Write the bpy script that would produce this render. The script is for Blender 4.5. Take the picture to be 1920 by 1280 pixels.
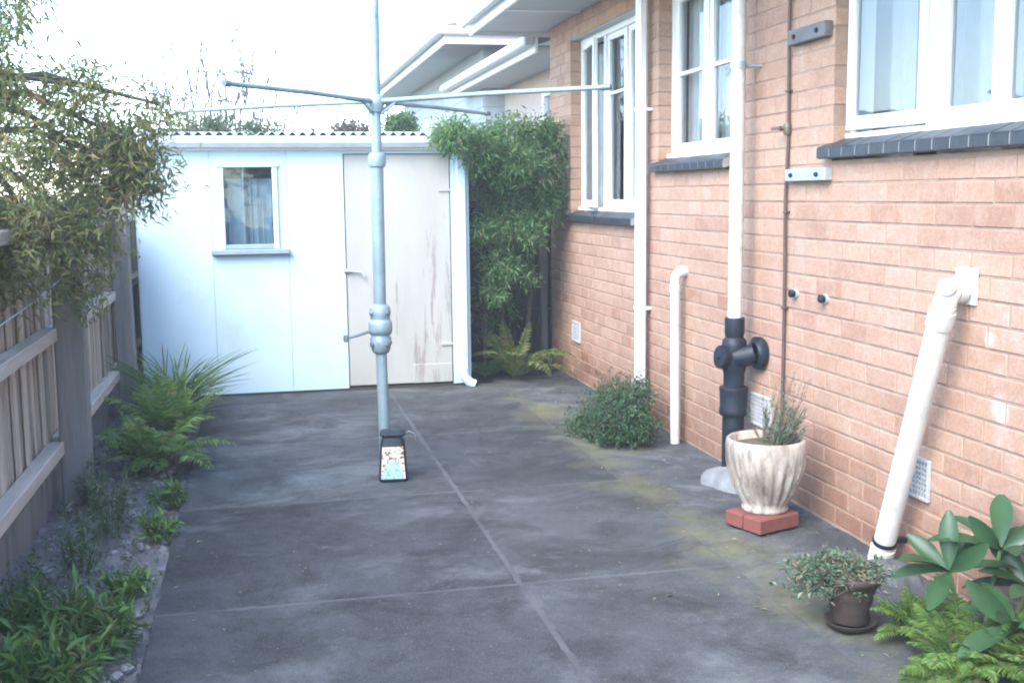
import bpy, math, random
import numpy as np
from mathutils import Vector, Matrix
random.seed(7)
rng = np.random.default_rng(7)
for o in list(bpy.data.objects): bpy.data.objects.remove(o)
S = bpy.context.scene
C = S.collection

# ------------------------------------------------------------------ camera
YAW, PITCH, ROLL, EYE = 0.22152, 0.13033, 0.011, 1.52
fh = Vector((math.sin(YAW), math.cos(YAW), 0)); r0 = Vector((math.cos(YAW), -math.sin(YAW), 0))
F = fh*math.cos(PITCH) + Vector((0, 0, -math.sin(PITCH))); U0 = fh*math.sin(PITCH) + Vector((0, 0, math.cos(PITCH)))
Rt = r0*math.cos(ROLL) - U0*math.sin(ROLL); Up = r0*math.sin(ROLL) + U0*math.cos(ROLL)
cd = bpy.data.cameras.new('camera'); cd.sensor_width = 36; cd.lens = 2100/1920*36; cd.clip_start = .05; cd.clip_end = 2000
cam = bpy.data.objects.new('camera', cd); C.objects.link(cam)
cam.matrix_world = Matrix(((Rt.x, Up.x, -F.x, 0), (Rt.y, Up.y, -F.y, 0), (Rt.z, Up.z, -F.z, EYE), (0, 0, 0, 1)))
S.camera = cam

# ------------------------------------------------------------------ sky, sun, exposure
SUN = Vector((-.50, -.48, .74)).normalized()
el = math.asin(SUN.z); az = math.atan2(SUN.x, SUN.y)
w = bpy.data.worlds.new('World'); S.world = w; w.use_nodes = True
wn = w.node_tree; wn.nodes.clear()
sky = wn.nodes.new('ShaderNodeTexSky'); sky.sky_type = 'NISHITA'; sky.sun_disc = False
sky.sun_elevation = el; sky.sun_rotation = az; sky.air_density = 1.0; sky.dust_density = .6; sky.ozone_density = 2.0
bg = wn.nodes.new('ShaderNodeBackground'); bg.inputs['Strength'].default_value = .15
wo = wn.nodes.new('ShaderNodeOutputWorld')
wn.links.new(sky.outputs[0], bg.inputs[0]); wn.links.new(bg.outputs[0], wo.inputs[0])
sl = bpy.data.lights.new('sun', 'SUN'); sl.energy = 1.1; sl.angle = math.radians(45); sl.color = (1, .96, .91)
so = bpy.data.objects.new('sun', sl); C.objects.link(so); so.rotation_euler = (-SUN).to_track_quat('-Z', 'Y').to_euler()
S.view_settings.view_transform = 'Standard'; S.view_settings.look = 'None'; S.view_settings.gamma = 1
S.view_settings.exposure = 2.82
S.render.engine = 'CYCLES'
S.cycles.filter_width = 2.0

# ------------------------------------------------------------------ helpers
def obj(name, me, mat=None, parent=None, loc=None):
    o = bpy.data.objects.new(name, me); C.objects.link(o)
    if mat is not None and me is not None and not me.materials: me.materials.append(mat)
    if parent: o.parent = parent
    if loc is not None: o.location = loc
    return o
def tag(o, label=None, cat=None, group=None, kind=None):
    if label: o['label'] = label
    if cat: o['category'] = cat
    if group: o['group'] = group
    if kind: o['kind'] = kind
    return o
def empty(name, loc, label, cat, group=None):
    o = bpy.data.objects.new(name, None); C.objects.link(o); o.location = loc; o.empty_display_size = .1
    return tag(o, label, cat, group)

class MB:
    """collects shapes, builds one mesh; all coordinates world unless off given"""
    def __init__(s): s.v = []; s.f = []; s.sm = []
    def add(s, v, f, smooth=False):
        b = len(s.v); s.v += [tuple(p) for p in v]; s.f += [tuple(i+b for i in q) for q in f]; s.sm += [smooth]*len(f); return s
    def box(s, x0, x1, y0, y1, z0, z1):
        v = [(x, y, z) for z in (z0, z1) for y in (y0, y1) for x in (x0, x1)]
        return s.add(v, [(0, 2, 3, 1), (4, 5, 7, 6), (0, 1, 5, 4), (2, 6, 7, 3), (0, 4, 6, 2), (1, 3, 7, 5)])
    def cbox(s, x0, x1, y0, y1, z0, z1, c=.004):
        """box with all edges chamfered"""
        xs, ys, zs = (x0, x1), (y0, y1), (z0, z1); V = []; idx = {}
        for i in (0, 1):
            for j in (0, 1):
                for k in (0, 1):
                    sx, sy, sz = (1, -1)[i]*c, (1, -1)[j]*c, (1, -1)[k]*c
                    for a, p in enumerate(((xs[i], ys[j]+sy, zs[k]+sz), (xs[i]+sx, ys[j], zs[k]+sz), (xs[i]+sx, ys[j]+sy, zs[k]))):
                        idx[i, j, k, a] = len(V); V.append(p)
        f = []
        for i in (0, 1):
            q = [idx[i, 0, 0, 0], idx[i, 1, 0, 0], idx[i, 1, 1, 0], idx[i, 0, 1, 0]]; f.append(q if i else q[::-1])
            q = [idx[0, i, 0, 1], idx[0, i, 1, 1], idx[1, i, 1, 1], idx[1, i, 0, 1]]; f.append(q if i else q[::-1])
            q = [idx[0, 0, i, 2], idx[1, 0, i, 2], idx[1, 1, i, 2], idx[0, 1, i, 2]]; f.append(q if i else q[::-1])
        for i in (0, 1):
            for j in (0, 1):
                f.append([idx[i, j, 0, 0], idx[i, j, 1, 0], idx[i, j, 1, 1], idx[i, j, 0, 1]])
                f.append([idx[i, 0, j, 0], idx[i, 1, j, 0], idx[i, 1, j, 2], idx[i, 0, j, 2]])
                f.append([idx[0, i, j, 1], idx[1, i, j, 1], idx[1, i, j, 2], idx[0, i, j, 2]])
                for k in (0, 1): f.append([idx[i, j, k, 0], idx[i, j, k, 1], idx[i, j, k, 2]])
        return s.add(V, f)
    def tube(s, pts, r, n=12, cap=True, smooth=True):
        pts = [Vector(p) for p in pts]; rs = r if isinstance(r, (list, tuple)) else [r]*len(pts)
        V = []; f = []; prev = None
        for i, p in enumerate(pts):
            t = (pts[min(i+1, len(pts)-1)] - pts[max(i-1, 0)]).normalized()
            a = Vector((0, 0, 1)) if abs(t.z) < .9 else Vector((0, 1, 0))
            if prev is not None: a = prev
            u = (a - t*a.dot(t)).normalized(); prev = u; v = t.cross(u)
            for k in range(n):
                th = 2*math.pi*k/n; V.append(p + (u*math.cos(th) + v*math.sin(th))*rs[i])
        for i in range(len(pts)-1):
            for k in range(n):
                k2 = (k+1) % n; f.append((i*n+k, i*n+k2, (i+1)*n+k2, (i+1)*n+k))
        s.add(V, f, smooth)
        if cap:
            b = len(s.v) - len(V)
            s.f += [tuple(b+k for k in range(n))[::-1], tuple(b+(len(pts)-1)*n+k for k in range(n))]; s.sm += [False, False]
        return s
    def lathe(s, prof, c=(0, 0, 0), n=32, mod=None, axis=None):
        V = []; f = []
        for i, (r, z) in enumerate(prof):
            for k in range(n):
                th = 2*math.pi*k/n; rr = r*(mod(th, z) if mod else 1)
                V.append((rr*math.cos(th), rr*math.sin(th), z))
        if axis is not None:
            q = Vector((0, 0, 1)).rotation_difference(Vector(axis).normalized()); V = [q @ Vector(p) for p in V]
        V = [(p[0]+c[0], p[1]+c[1], p[2]+c[2]) for p in V]
        for i in range(len(prof)-1):
            for k in range(n):
                k2 = (k+1) % n; f.append((i*n+k, i*n+k2, (i+1)*n+k2, (i+1)*n+k))
        return s.add(V, f, True)
    def mesh(s, name):
        me = bpy.data.meshes.new(name); me.from_pydata(s.v, [], s.f); me.polygons.foreach_set('use_smooth', s.sm)
        me.update(); return me
    def build(s, name, mat, parent=None, loc=None, sharp=None):
        me = s.mesh(name)
        if any(s.sm): me.set_sharp_from_angle(angle=math.radians(sharp or 40))
        if parent is not None and loc is None and parent.type == 'EMPTY' or (parent is not None and loc is None):
            p = parent; off = Vector((0, 0, 0))
            while p: off += p.location; p = p.parent
            me.transform(Matrix.Translation(-off))
        return obj(name, me, mat, parent, loc)

# ---- materials
def newmat(name):
    m = bpy.data.materials.new(name); m.use_nodes = True; nt = m.node_tree
    return m, nt, nt.nodes['Principled BSDF']
def N(nt, t, **kw):
    n = nt.nodes.new('ShaderNode'+t)
    for k, v in kw.items():
        if k in n.inputs: n.inputs[k].default_value = v
        else: setattr(n, k, v)
    return n
def ramp(nt, fac, stops):
    r = N(nt, 'ValToRGB'); e = r.color_ramp.elements
    while len(e) < len(stops): e.new(.5)
    for a, (p, c) in zip(e, stops):
        a.position = p; a.color = (*c, 1) if isinstance(c, (tuple, list)) else (c, c, c, 1)
    nt.links.new(fac, r.inputs[0]); return r.outputs[0]
def mix(nt, a, b, fac, mode='MIX'):
    m = N(nt, 'MixRGB', blend_type=mode)
    for i, x in zip((0, 1, 2), (fac, a, b)):
        if hasattr(x, 'is_output'): nt.links.new(x, m.inputs[i])
        else: m.inputs[i].default_value = (*x, 1) if isinstance(x, (tuple, list)) else x
    return m.outputs[0]
def noise(nt, scale, detail=4, rough=.6, stretch=None, obj_space=False, dist=0):
    tc = N(nt, 'NewGeometry') if not obj_space else N(nt, 'TexCoord')
    src = tc.outputs['Position'] if not obj_space else tc.outputs['Object']
    if stretch:
        mp = N(nt, 'Mapping'); mp.inputs['Scale'].default_value = stretch; nt.links.new(src, mp.inputs[0]); src = mp.outputs[0]
    n = N(nt, 'TexNoise', Scale=scale, Detail=detail, Roughness=rough, Distortion=dist); nt.links.new(src, n.inputs['Vector'])
    return n.outputs[0]
def bump(nt, b, h, strength=.3, dist=.01):
    n = N(nt, 'Bump', Strength=strength, Distance=dist); nt.links.new(h, n.inputs['Height']); nt.links.new(n.outputs[0], b.inputs['Normal'])
def mat(name, c1, c2=None, scale=8, rough=.7, bmp=.2, bscale=None, stretch=None, metal=0, spec=.4, dist=.005, dirt=None, dirt_scale=3, dirt_at=(.55, .7)):
    m, nt, b = newmat(name); c2 = c2 or tuple(x*.8 for x in c1)
    n = noise(nt, scale, 5, .6, stretch); col = mix(nt, c1, c2, ramp(nt, n, [(.3, 0.), (.7, 1.)]))
    if dirt:
        d = noise(nt, dirt_scale, 6, .65, stretch); col = mix(nt, col, dirt, ramp(nt, d, [(dirt_at[0], 0.), (dirt_at[1], 1.)]))
    nt.links.new(col, b.inputs['Base Color']); b.inputs['Roughness'].default_value = rough
    b.inputs['Metallic'].default_value = metal; b.inputs['Specular IOR Level'].default_value = spec
    if bmp: bump(nt, b, noise(nt, bscale or scale*6, 4, .6, stretch), bmp, dist)
    return m
def leafmat(name, c1, c2, c3=None, trans=.3, rough=.45, spec=.35, seed=0):
    m, nt, b = newmat(name)
    g = N(nt, 'NewGeometry'); stops = [(0., c1), (.6, c2)] + ([(.92, c3), (.97, (.22, .16, .08))] if c3 else [])
    col = ramp(nt, g.outputs['Random Per Island'], stops)
    n = noise(nt, 5, 3, .6); col = mix(nt, col, mix(nt, col, (.45, .45, .4), 1., 'MULTIPLY'), ramp(nt, n, [(.35, 0.), (.7, .8)]))
    nt.links.new(col, b.inputs['Base Color']); b.inputs['Roughness'].default_value = rough; b.inputs['Specular IOR Level'].default_value = spec
    t = N(nt, 'BsdfTranslucent'); nt.links.new(mix(nt, col, (1, 1, .5), .5, 'MULTIPLY'), t.inputs[0])
    mx = N(nt, 'MixShader', Fac=trans); nt.links.new(b.outputs[0], mx.inputs[1]); nt.links.new(t.outputs[0], mx.inputs[2])
    nt.links.new(mx.outputs[0], nt.nodes['Material Output'].inputs[0]); return m
def glassmat(name, refl=.5, tint=(.9, .95, 1)):
    m, nt, b = newmat(name); nt.nodes.remove(b)
    g = N(nt, 'BsdfGlossy', Roughness=.02); g.inputs[0].default_value = (*tint, 1)
    bp = N(nt, 'Bump', Strength=.08, Distance=.02); nt.links.new(noise(nt, 3, 2), bp.inputs['Height']); nt.links.new(bp.outputs[0], g.inputs['Normal'])
    t = N(nt, 'BsdfTransparent'); t.inputs[0].default_value = (.8, .86, .88, 1)
    f = N(nt, 'LayerWeight', Blend=.35); mp = N(nt, 'Math', operation='MULTIPLY_ADD'); mp.inputs[1].default_value = .42; mp.inputs[2].default_value = refl*.5
    nt.links.new(f.outputs['Fresnel'], mp.inputs[0])
    mx = N(nt, 'MixShader'); nt.links.new(mp.outputs[0], mx.inputs[0]); nt.links.new(t.outputs[0], mx.inputs[1]); nt.links.new(g.outputs[0], mx.inputs[2])
    nt.links.new(mx.outputs[0], nt.nodes['Material Output'].inputs[0]); return m

M = {}
# brick: hue per brick (object random for single bricks, island random in the joined field)
def brickmat():
    m, nt, b = newmat('salmon_brick')
    oi = N(nt, 'ObjectInfo'); g = N(nt, 'NewGeometry')
    ad = N(nt, 'Math', operation='ADD'); nt.links.new(oi.outputs['Random'], ad.inputs[0]); nt.links.new(g.outputs['Random Per Island'], ad.inputs[1])
    fr = N(nt, 'Math', operation='FRACT'); nt.links.new(ad.outputs[0], fr.inputs[0])
    col = ramp(nt, fr.outputs[0], [(0., (.425, .265, .18)), (.2, (.455, .292, .20)), (.4, (.435, .272, .185)), (.6, (.405, .247, .165)), (.8, (.45, .29, .205)), (.95, (.37, .215, .142))])
    n = noise(nt, 14, 6, .7); col = mix(nt, col, (.54, .42, .35), ramp(nt, n, [(.45, 0.), (.8, .5)]))
    n2 = noise(nt, 90, 3, .7); col = mix(nt, col, mix(nt, col, (.72, .66, .62), 1., 'MULTIPLY'), ramp(nt, n2, [(.42, 0.), (.7, .7)]))
    sp = N(nt, 'SeparateXYZ'); nt.links.new(g.outputs['Position'], sp.inputs[0])
    n3 = noise(nt, 2.2, 6, .7); sm = N(nt, 'Math', operation='SUBTRACT'); nt.links.new(n3, sm.inputs[0]); nt.links.new(sp.outputs[2], sm.inputs[1])
    col = mix(nt, col, mix(nt, col, (.62, .55, .52), 1., 'MULTIPLY'), ramp(nt, sm.outputs[0], [(.0, 0.), (.45, 1.)]))   # darker towards the ground, edge broken up by noise
    n4 = noise(nt, 1.1, 6, .7, (1, .6, 1.6)); col = mix(nt, col, mix(nt, col, (.8, .74, .72), 1., 'MULTIPLY'), ramp(nt, n4, [(.42, 0.), (.66, .9)]))
    n5 = noise(nt, 3.3, 7, .75, (1, 1, .5)); col = mix(nt, col, (.55, .47, .42), ramp(nt, n5, [(.60, 0.), (.76, .45)]))      # pale salts
    for (yy, zz, rr) in ((3.50, .985, .05), (3.425, .75, .065)):                      # two old paint splashes
        vm = N(nt, 'VectorMath', operation='DISTANCE'); nt.links.new(g.outputs['Position'], vm.inputs[0]); vm.inputs[1].default_value = (2.54, yy, zz)
        sa = N(nt, 'Math', operation='MULTIPLY_ADD'); nt.links.new(noise(nt, 40, 4, .7), sa.inputs[0]); sa.inputs[1].default_value = .07; nt.links.new(vm.outputs['Value'], sa.inputs[2])
        col = mix(nt, col, (.58, .52, .48), ramp(nt, sa.outputs[0], [(rr*.8, .75), (rr*1.5, 0.)]))
    nt.links.new(col, b.inputs['Base Color']); b.inputs['Roughness'].default_value = .8; b.inputs['Specular IOR Level'].default_value = .25
    bump(nt, b, n2, .45, .005); return m
M['brick'] = brickmat()
M['mortar'] = mat('mortar', (.38, .26, .185), (.27, .18, .13), 12, .9, .5, 120)
M['white'] = mat('white_gloss_paint', (.78, .79, .78), (.70, .71, .70), 5, .35, .05, 40)
M['pvc'] = mat('aged_white_pipe', (.62, .61, .57), (.50, .49, .45), 6, .5, .06, 40, dirt=(.36, .32, .27), dirt_scale=8, dirt_at=(.54, .78))
M['glass'] = glassmat('window_glass', .22, (.85, .87, .9))
M['glass2'] = glassmat('shed_glass', .1, (.6, .75, .82))
M['shedcurtain'] = mat('blue_grey_curtain', (.22, .31, .36), (.16, .24, .28), 9, .9, .1)
M['sill'] = mat('dark_glazed_sill', (.018, .024, .03), (.035, .042, .05), 20, .4, .15, 60, spec=.35)
M['silljoint'] = mat('sill_joint', (.3, .29, .27), None, 20, .9, .3)
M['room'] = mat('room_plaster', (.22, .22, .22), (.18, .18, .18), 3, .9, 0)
M['curtain'] = mat('curtain_cloth', (.56, .555, .54), (.47, .47, .46), 9, .9, .2, 60)
M['soffit'] = mat('soffit_sheet', (.5, .51, .5), (.44, .45, .45), 3, .7, .05)
M['gutter'] = mat('gutter_enamel', (.60, .64, .65), (.48, .52, .54), 7, .45, .05)
M['tile'] = mat('roof_tile', (.2, .12, .09), (.13, .09, .08), 3, .85, .5, 9)
M['black'] = mat('black_cast_iron', (.007, .011, .018), (.013, .019, .028), 12, .5, .25, 60, spec=.35)
M['cable'] = mat('brown_conduit', (.08, .05, .04), (.12, .07, .05), 10, .5, .1)
M['timber_grey'] = mat('weathered_timber', (.2, .185, .17), (.11, .1, .095), 14, .85, .5, 60, stretch=(1, 1, .12))
M['batten'] = mat('weathered_batten', (.17, .165, .16), (.1, .1, .1), 14, .8, .4, 60, stretch=(1, .15, 1))
M['plate'] = mat('galvanised_plate', (.42, .48, .5), (.32, .37, .4), 12, .45, .1, metal=.3)
M['hoist'] = mat('hoist_galvanised', (.27, .355, .375), (.19, .265, .285), 9, .42, .12, 70, metal=.25, dirt=(.14, .13, .12), dirt_scale=14, dirt_at=(.62, .78))
M['hoist_dark'] = mat('hoist_arm_steel', (.12, .15, .165), (.19, .24, .27), 9, .4, .1, metal=.35)

# ------------------------------------------------------------------ ground, beds, path
XW = 2.54; YS = 8.79
def concretemat(name, a, b_, moss=True):
    m, nt, b = newmat(name)
    n1 = noise(nt, .95, 8, .70, (1, 1.15, 1), dist=.5); col = ramp(nt, n1, [(.30, tuple(x*.5 for x in a)), (.44, tuple(x*.85 for x in a)), (.54, a), (.68, b_)])
    n2 = noise(nt, 2.6, 8, .74, (1, 1.1, 1), dist=.5); col = mix(nt, col, (a[0]*.42, a[1]*.40, a[2]*.38), ramp(nt, n2, [(.44, 0.), (.64, .85)]))
    n4 = noise(nt, 1.1, 8, .72, (.9, 1.2, 1), dist=.5); col = mix(nt, col, tuple(x*1.25 for x in b_), ramp(nt, n4, [(.54, 0.), (.68, .7)]))
    n3 = noise(nt, 160, 3, .7); col = mix(nt, col, mix(nt, col, (.6, .6, .6), 1., 'MULTIPLY'), ramp(nt, n3, [(.4, 0.), (.65, .8)]))
    oi = N(nt, 'ObjectInfo'); col = mix(nt, col, mix(nt, col, (.72, .72, .74), 1., 'MULTIPLY'), oi.outputs['Random'])
    n6 = noise(nt, 55, 2, .5); col = mix(nt, col, (.3, .3, .29), ramp(nt, n6, [(.73, 0.), (.77, .6)]))       # lichen flecks
    tc = N(nt, 'NewGeometry'); ds = N(nt, 'TexNoise', Scale=2.2, Detail=5); nt.links.new(tc.outputs['Position'], ds.inputs['Vector'])
    vd = N(nt, 'MixRGB', Fac=.22); nt.links.new(tc.outputs['Position'], vd.inputs[1]); nt.links.new(ds.outputs['Color'], vd.inputs[2])
    vo = N(nt, 'TexVoronoi', Scale=.75, feature='DISTANCE_TO_EDGE'); nt.links.new(vd.outputs[0], vo.inputs['Vector'])
    ck = ramp(nt, vo.outputs['Distance'], [(.0, 1.), (.0045, 0.)]); ck = mix(nt, (0, 0, 0), ck, ramp(nt, noise(nt, .8, 2), [(.52, 0.), (.58, .8)]))
    col = mix(nt, col, (.03, .03, .032), ck)                                                             # hairline cracks
    n7 = noise(nt, 300, 2, .5); col = mix(nt, col, (.22, .22, .22), ramp(nt, n7, [(.64, 0.), (.7, .5)]))   # exposed grit
    if moss:
        g = N(nt, 'NewGeometry'); sp = N(nt, 'SeparateXYZ'); nt.links.new(g.outputs['Position'], sp.inputs[0])
        d = N(nt, 'Math', operation='SUBTRACT'); nt.links.new(sp.outputs[0], d.inputs[0]); d.inputs[1].default_value = 1.93
        ab = N(nt, 'Math', operation='ABSOLUTE'); nt.links.new(d.outputs[0], ab.inputs[0])
        n5 = noise(nt, 1.7, 7, .7); s_ = N(nt, 'Math', operation='MULTIPLY_ADD'); nt.links.new(ab.outputs[0], s_.inputs[0]); s_.inputs[1].default_value = -.75; nt.links.new(n5, s_.inputs[2])
        col = mix(nt, col, (.15, .145, .065), ramp(nt, s_.outputs[0], [(.34, 0.), (.62, .65)]))
    nt.links.new(col, b.inputs['Base Color']); b.inputs['Roughness'].default_value = .9; b.inputs['Specular IOR Level'].default_value = .15
    bump(nt, b, n3, .5, .004); return m
M['conc'] = concretemat('stained_concrete', (.084, .090, .092), (.15, .16, .162))
M['conc2'] = concretemat('pale_apron', (.12, .128, .134), (.24, .25, .25))
M['joint'] = mat('joint_filler', (.035, .037, .04), (.095, .096, .096), 2.6, .9, .3)
M['soil'] = mat('grey_garden_soil', (.2, .185, .18), (.11, .1, .093), 9, .95, .8, 50, dirt=(.28, .27, .27), dirt_scale=6, dirt_at=(.55, .7), dist=.02)
M['lawn'] = mat('far_ground', (.1, .1, .06), (.07, .08, .04), .6, .95, .5, 20)

tag(MB().add([(-60, -60, -.09), (60, -60, -.09), (60, 60, -.09), (-60, 60, -.09)], [(0, 1, 2, 3)]).build('ground', M['lawn']), kind='structure')
def sheet(name, x0, x1, y0, y1, z, amp, nx, ny, m, edge=.0):
    b = MB(); V = []; 
    for j in range(ny+1):
        for i in range(nx+1):
            e = 1 if 0 < i < nx else .3
            V.append((x0+(x1-x0)*i/nx, y0+(y1-y0)*j/ny, z + amp*e*(random.random()-.4)))
    b.add(V, [(j*(nx+1)+i, j*(nx+1)+i+1, (j+1)*(nx+1)+i+1, (j+1)*(nx+1)+i) for j in range(ny) for i in range(nx)], True)
    return tag(b.build(name, m), kind='structure')
sheet('garden_bed', -1.3, -.43, -1.5, 13.2, -.035, .05, 14, 150, M['soil'])
sheet('wall_strip', 1.852, 2.56, -1.5, 10.4, -.012, .012, 10, 120, M['conc2'])
path = tag(MB().box(-.425, 1.85, -1.5, YS+.05, -.08, -.003).build('path', M['joint']), kind='structure')
rows = [-1.5, -.13, 1.29, 2.72, 4.15, 5.58, 7.0, 8.42, YS+.06]
slabm = {}
for j in range(len(rows)-1):
    for (x0, x1) in ((-.43, .955), (.965, 1.85)):
        g = .006; cx, cy = (x0+x1)/2, (rows[j]+rows[j+1])/2; key = (round(x1-x0, 3), round(rows[j+1]-rows[j], 3))
        if key not in slabm:
            hx, hy = (x1-x0)/2, (rows[j+1]-rows[j])/2-g
            o_ = []; rj = lambda: random.uniform(0, .003) + (random.uniform(.004, .012) if random.random() < .08 else 0)
            for (p_, q_, nx_, ny_) in (((-hx, -hy), (hx, -hy), 0, 1), ((hx, -hy), (hx, hy), -1, 0), ((hx, hy), (-hx, hy), 0, -1), ((-hx, hy), (-hx, -hy), 1, 0)):
                for t_ in range(44): r_ = rj(); o_.append((p_[0]+(q_[0]-p_[0])*t_/44+nx_*r_, p_[1]+(q_[1]-p_[1])*t_/44+ny_*r_))
            k = len(o_); sb_ = MB(); ins = lambda p_, e_: (p_[0]*(1-e_/hx), p_[1]*(1-e_/hy))
            sb_.add([(*p_, -.07) for p_ in o_] + [(*p_, -.006) for p_ in o_] + [(*ins(p_, .006), 0) for p_ in o_], [(i, (i+1) % k, k+(i+1) % k, k+i) for i in range(k)] + [(k+i, k+(i+1) % k, 2*k+(i+1) % k, 2*k+i) for i in range(k)] + [tuple(range(2*k, 3*k))])
            slabm[key] = sb_.mesh('slab'); slabm[key].materials.append(M['conc'])
        s = obj('slab', slabm[key], None, path, (cx, cy, random.uniform(-.002, .002))); s.rotation_euler = (random.uniform(-.001, .001), random.uniform(-.001, .001), 0)

# ------------------------------------------------------------------ house
house = empty('brick_house', (XW, 4, 0), 'salmon brick house with white windows along the right side', 'house')
CO = .0863; BL = .232; ZT = 34*CO
OPEN = [(2.30, 4.67, 1.655, 2.85), (5.80, 6.93, 1.655, 2.80), (7.36, 9.00, 1.30, 2.755)]   # window openings y0,y1,z0,z1
Y0, Y1 = 0.0, 9.66
def cut(a, b, z0, z1):
    segs = [(a, b)]
    for (p, q, r, t) in OPEN:
        if z1 > r+.02 and z0 < t-.02:
            ns = []
            for (u, v) in segs:
                if u < p: ns.append((u, min(v, p)))
                if v > q: ns.append((max(u, q), v))
            segs = [s for s in ns if s[1]-s[0] > .02]
    return segs
# mortar core, set back 5 mm behind the brick faces
core = MB(); zs = sorted({-.3, ZT} | {o[2] for o in OPEN} | {o[3] for o in OPEN})
for z0, z1 in zip(zs[:-1], zs[1:]):
    for (a, b) in cut(-1.0, Y1-.005, z0, z1): core.box(XW+.0035, XW+.102, a + (.004 if a > 0 else 0), b-.004, z0, z1)
wall = core.build('wall', M['mortar'], house)
blist = []
for k in range(34):
    z0 = k*CO+.005; z1 = (k+1)*CO-.005; off = (k % 2)*BL/2
    y = Y1 + off
    while y > Y0-BL:
        a, b = max(y-BL, Y0), min(y, Y1)
        if b-a > .03:
            for (u, v) in cut(a, b, z0, z1):
                if v-u > .03:
                    e = lambda t: any(abs(t-q) < 1e-4 for o in OPEN for q in o[:2]) or abs(t-Y1) < 1e-4
                    blist.append((u + (0 if e(u) else .005), v - (0 if e(v) else .005), z0, z1))
        y -= BL
cv = Vector((0, 0, EYE))
def scr(b):
    p = Vector((XW, (b[0]+b[1])/2, (b[2]+b[3])/2)); d = p-cv; fz = d.dot(F)
    if fz < .3: return 0
    u, v = d.dot(Rt)/fz*2100, d.dot(Up)/fz*2100
    if abs(u) > 985 or abs(v) > 660: return 0
    return (b[1]-b[0])*(b[3]-b[2])*d.normalized().x/d.length_squared
blist.sort(key=scr, reverse=True)
bm = {}; rest = MB()
for i, (u, v, z0, z1) in enumerate(blist):
    dx = random.uniform(-.0015, .0015); L = round(v-u, 3)
    if i < 300:
        if L not in bm: bm[L] = MB().cbox(0, .108, -L/2, L/2, -(CO-.01)/2, (CO-.01)/2, .003).mesh('brick'); bm[L].materials.append(M['brick'])
        o = obj('brick', bm[L], None, wall, (dx, (u+v)/2-4, (z0+z1)/2)); o.rotation_euler = (random.uniform(-.003, .003), 0, random.uniform(-.003, .003))
    else: rest.cbox(XW+dx, XW+.108, u, v, z0, z1, .003)
tag(rest.build('brickwork', M['brick'], wall), 'remaining salmon bricks of the wall in stretcher bond', kind='stuff')

def curtain(y0, y1, z0, z1, x, parent, amp=.03, wl=.11, m='curtain'):
    b = MB(); n = int((y1-y0)/wl*10)+2; V = []
    for i in range(n+1):
        y = y0+(y1-y0)*i/n; xx = x+amp*math.sin(i*.628+math.sin(i*.13)*2)
        V += [(xx, y, z0), (xx, y, z1)]
    b.add(V, [(2*i, 2*i+2, 2*i+3, 2*i+1) for i in range(n)], True); return b.build('curtain', M[m], parent)
def member(b, x, dpt, ya, yb, za, zb): b.cbox(x, x+dpt, ya, yb, za, zb, .004)
def sash(parent, y0, y1, z0, z1, x, hinge=None, ang=0, trans=(), st=.045, glass='glass'):
    """casement sash as mesh + pane sub-part; hinge = y of hinge side, ang = opening outward"""
    b = MB(); d = .035
    member(b, x, d, y0, y0+st, z0, z1); member(b, x, d, y1-st, y1, z0, z1)
    member(b, x, d, y0+st, y1-st, z0, z0+st*1.3); member(b, x, d, y0+st, y1-st, z1-st, z1)
    for t in trans: member(b, x+.002, d-.004, y0+st, y1-st, t-.012, t+.012)
    p = MB().add([(x+.02, y0+st-.005, z0+st), (x+.02, y1-st+.005, z0+st), (x+.02, y1-st+.005, z1-st+.005), (x+.02, y0+st-.005, z1-st+.005)], [(0, 3, 2, 1)])
    if hinge is not None:
        c_, s_ = math.cos(ang), math.sin(ang)
        for q in (b, p): q.v = [(x + (v[0]-x)*c_ - (v[1]-hinge)*s_, hinge + (v[0]-x)*s_ + (v[1]-hinge)*c_, v[2]) for v in q.v]
    b.build('sash', M['white'], parent); p.build('pane', M[glass], parent)
def sill_tiles(parent, y0, y1, z, n_w=.115):
    n = round((y1-y0)/n_w); wd = (y1-y0)/n
    th = math.atan2(.055, .15); 
    tm = None
    prof = [(XW-.045, z-.02), (XW-.05, z-.028), (XW-.05, z-.066), (XW-.04, z-.072), (XW+.1, z-.024), (XW+.1, z+.034)]
    b0 = MB(); hw = wd/2-.004
    V = [(p[0]-XW, s_*hw, p[1]-z) for s_ in (-1, 1) for p in prof]; k = len(prof)
    b0.add(V, [tuple(range(k)), tuple(range(2*k-1, k-1, -1))] + [(i, i+k, (i+1) % k+k, (i+1) % k) for i in range(k)])
    me = b0.mesh('sill_tile'); me.materials.append(M['sill'])
    for i in range(n):
        o = obj('sill_tile', me, None, parent, (0, y0+wd*(i+.5)-4, z+random.uniform(-.001, .001)))
    pj = [(p[0]+(.0015 if p[0] < XW else 0), p[1]+(-.0015 if i in (0, 1, 5) else .002)) for i, p in enumerate(prof)]
    j = MB(); V = [(p[0], y, p[1]) for y in (y0+.003, y1-.003) for p in pj]
    j.add(V, [tuple(range(k)), tuple(range(2*k-1, k-1, -1))] + [(i, i+k, (i+1) % k+k, (i+1) % k) for i in range(k)]); j.build('sill_bed', M['silljoint'], parent)
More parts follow.
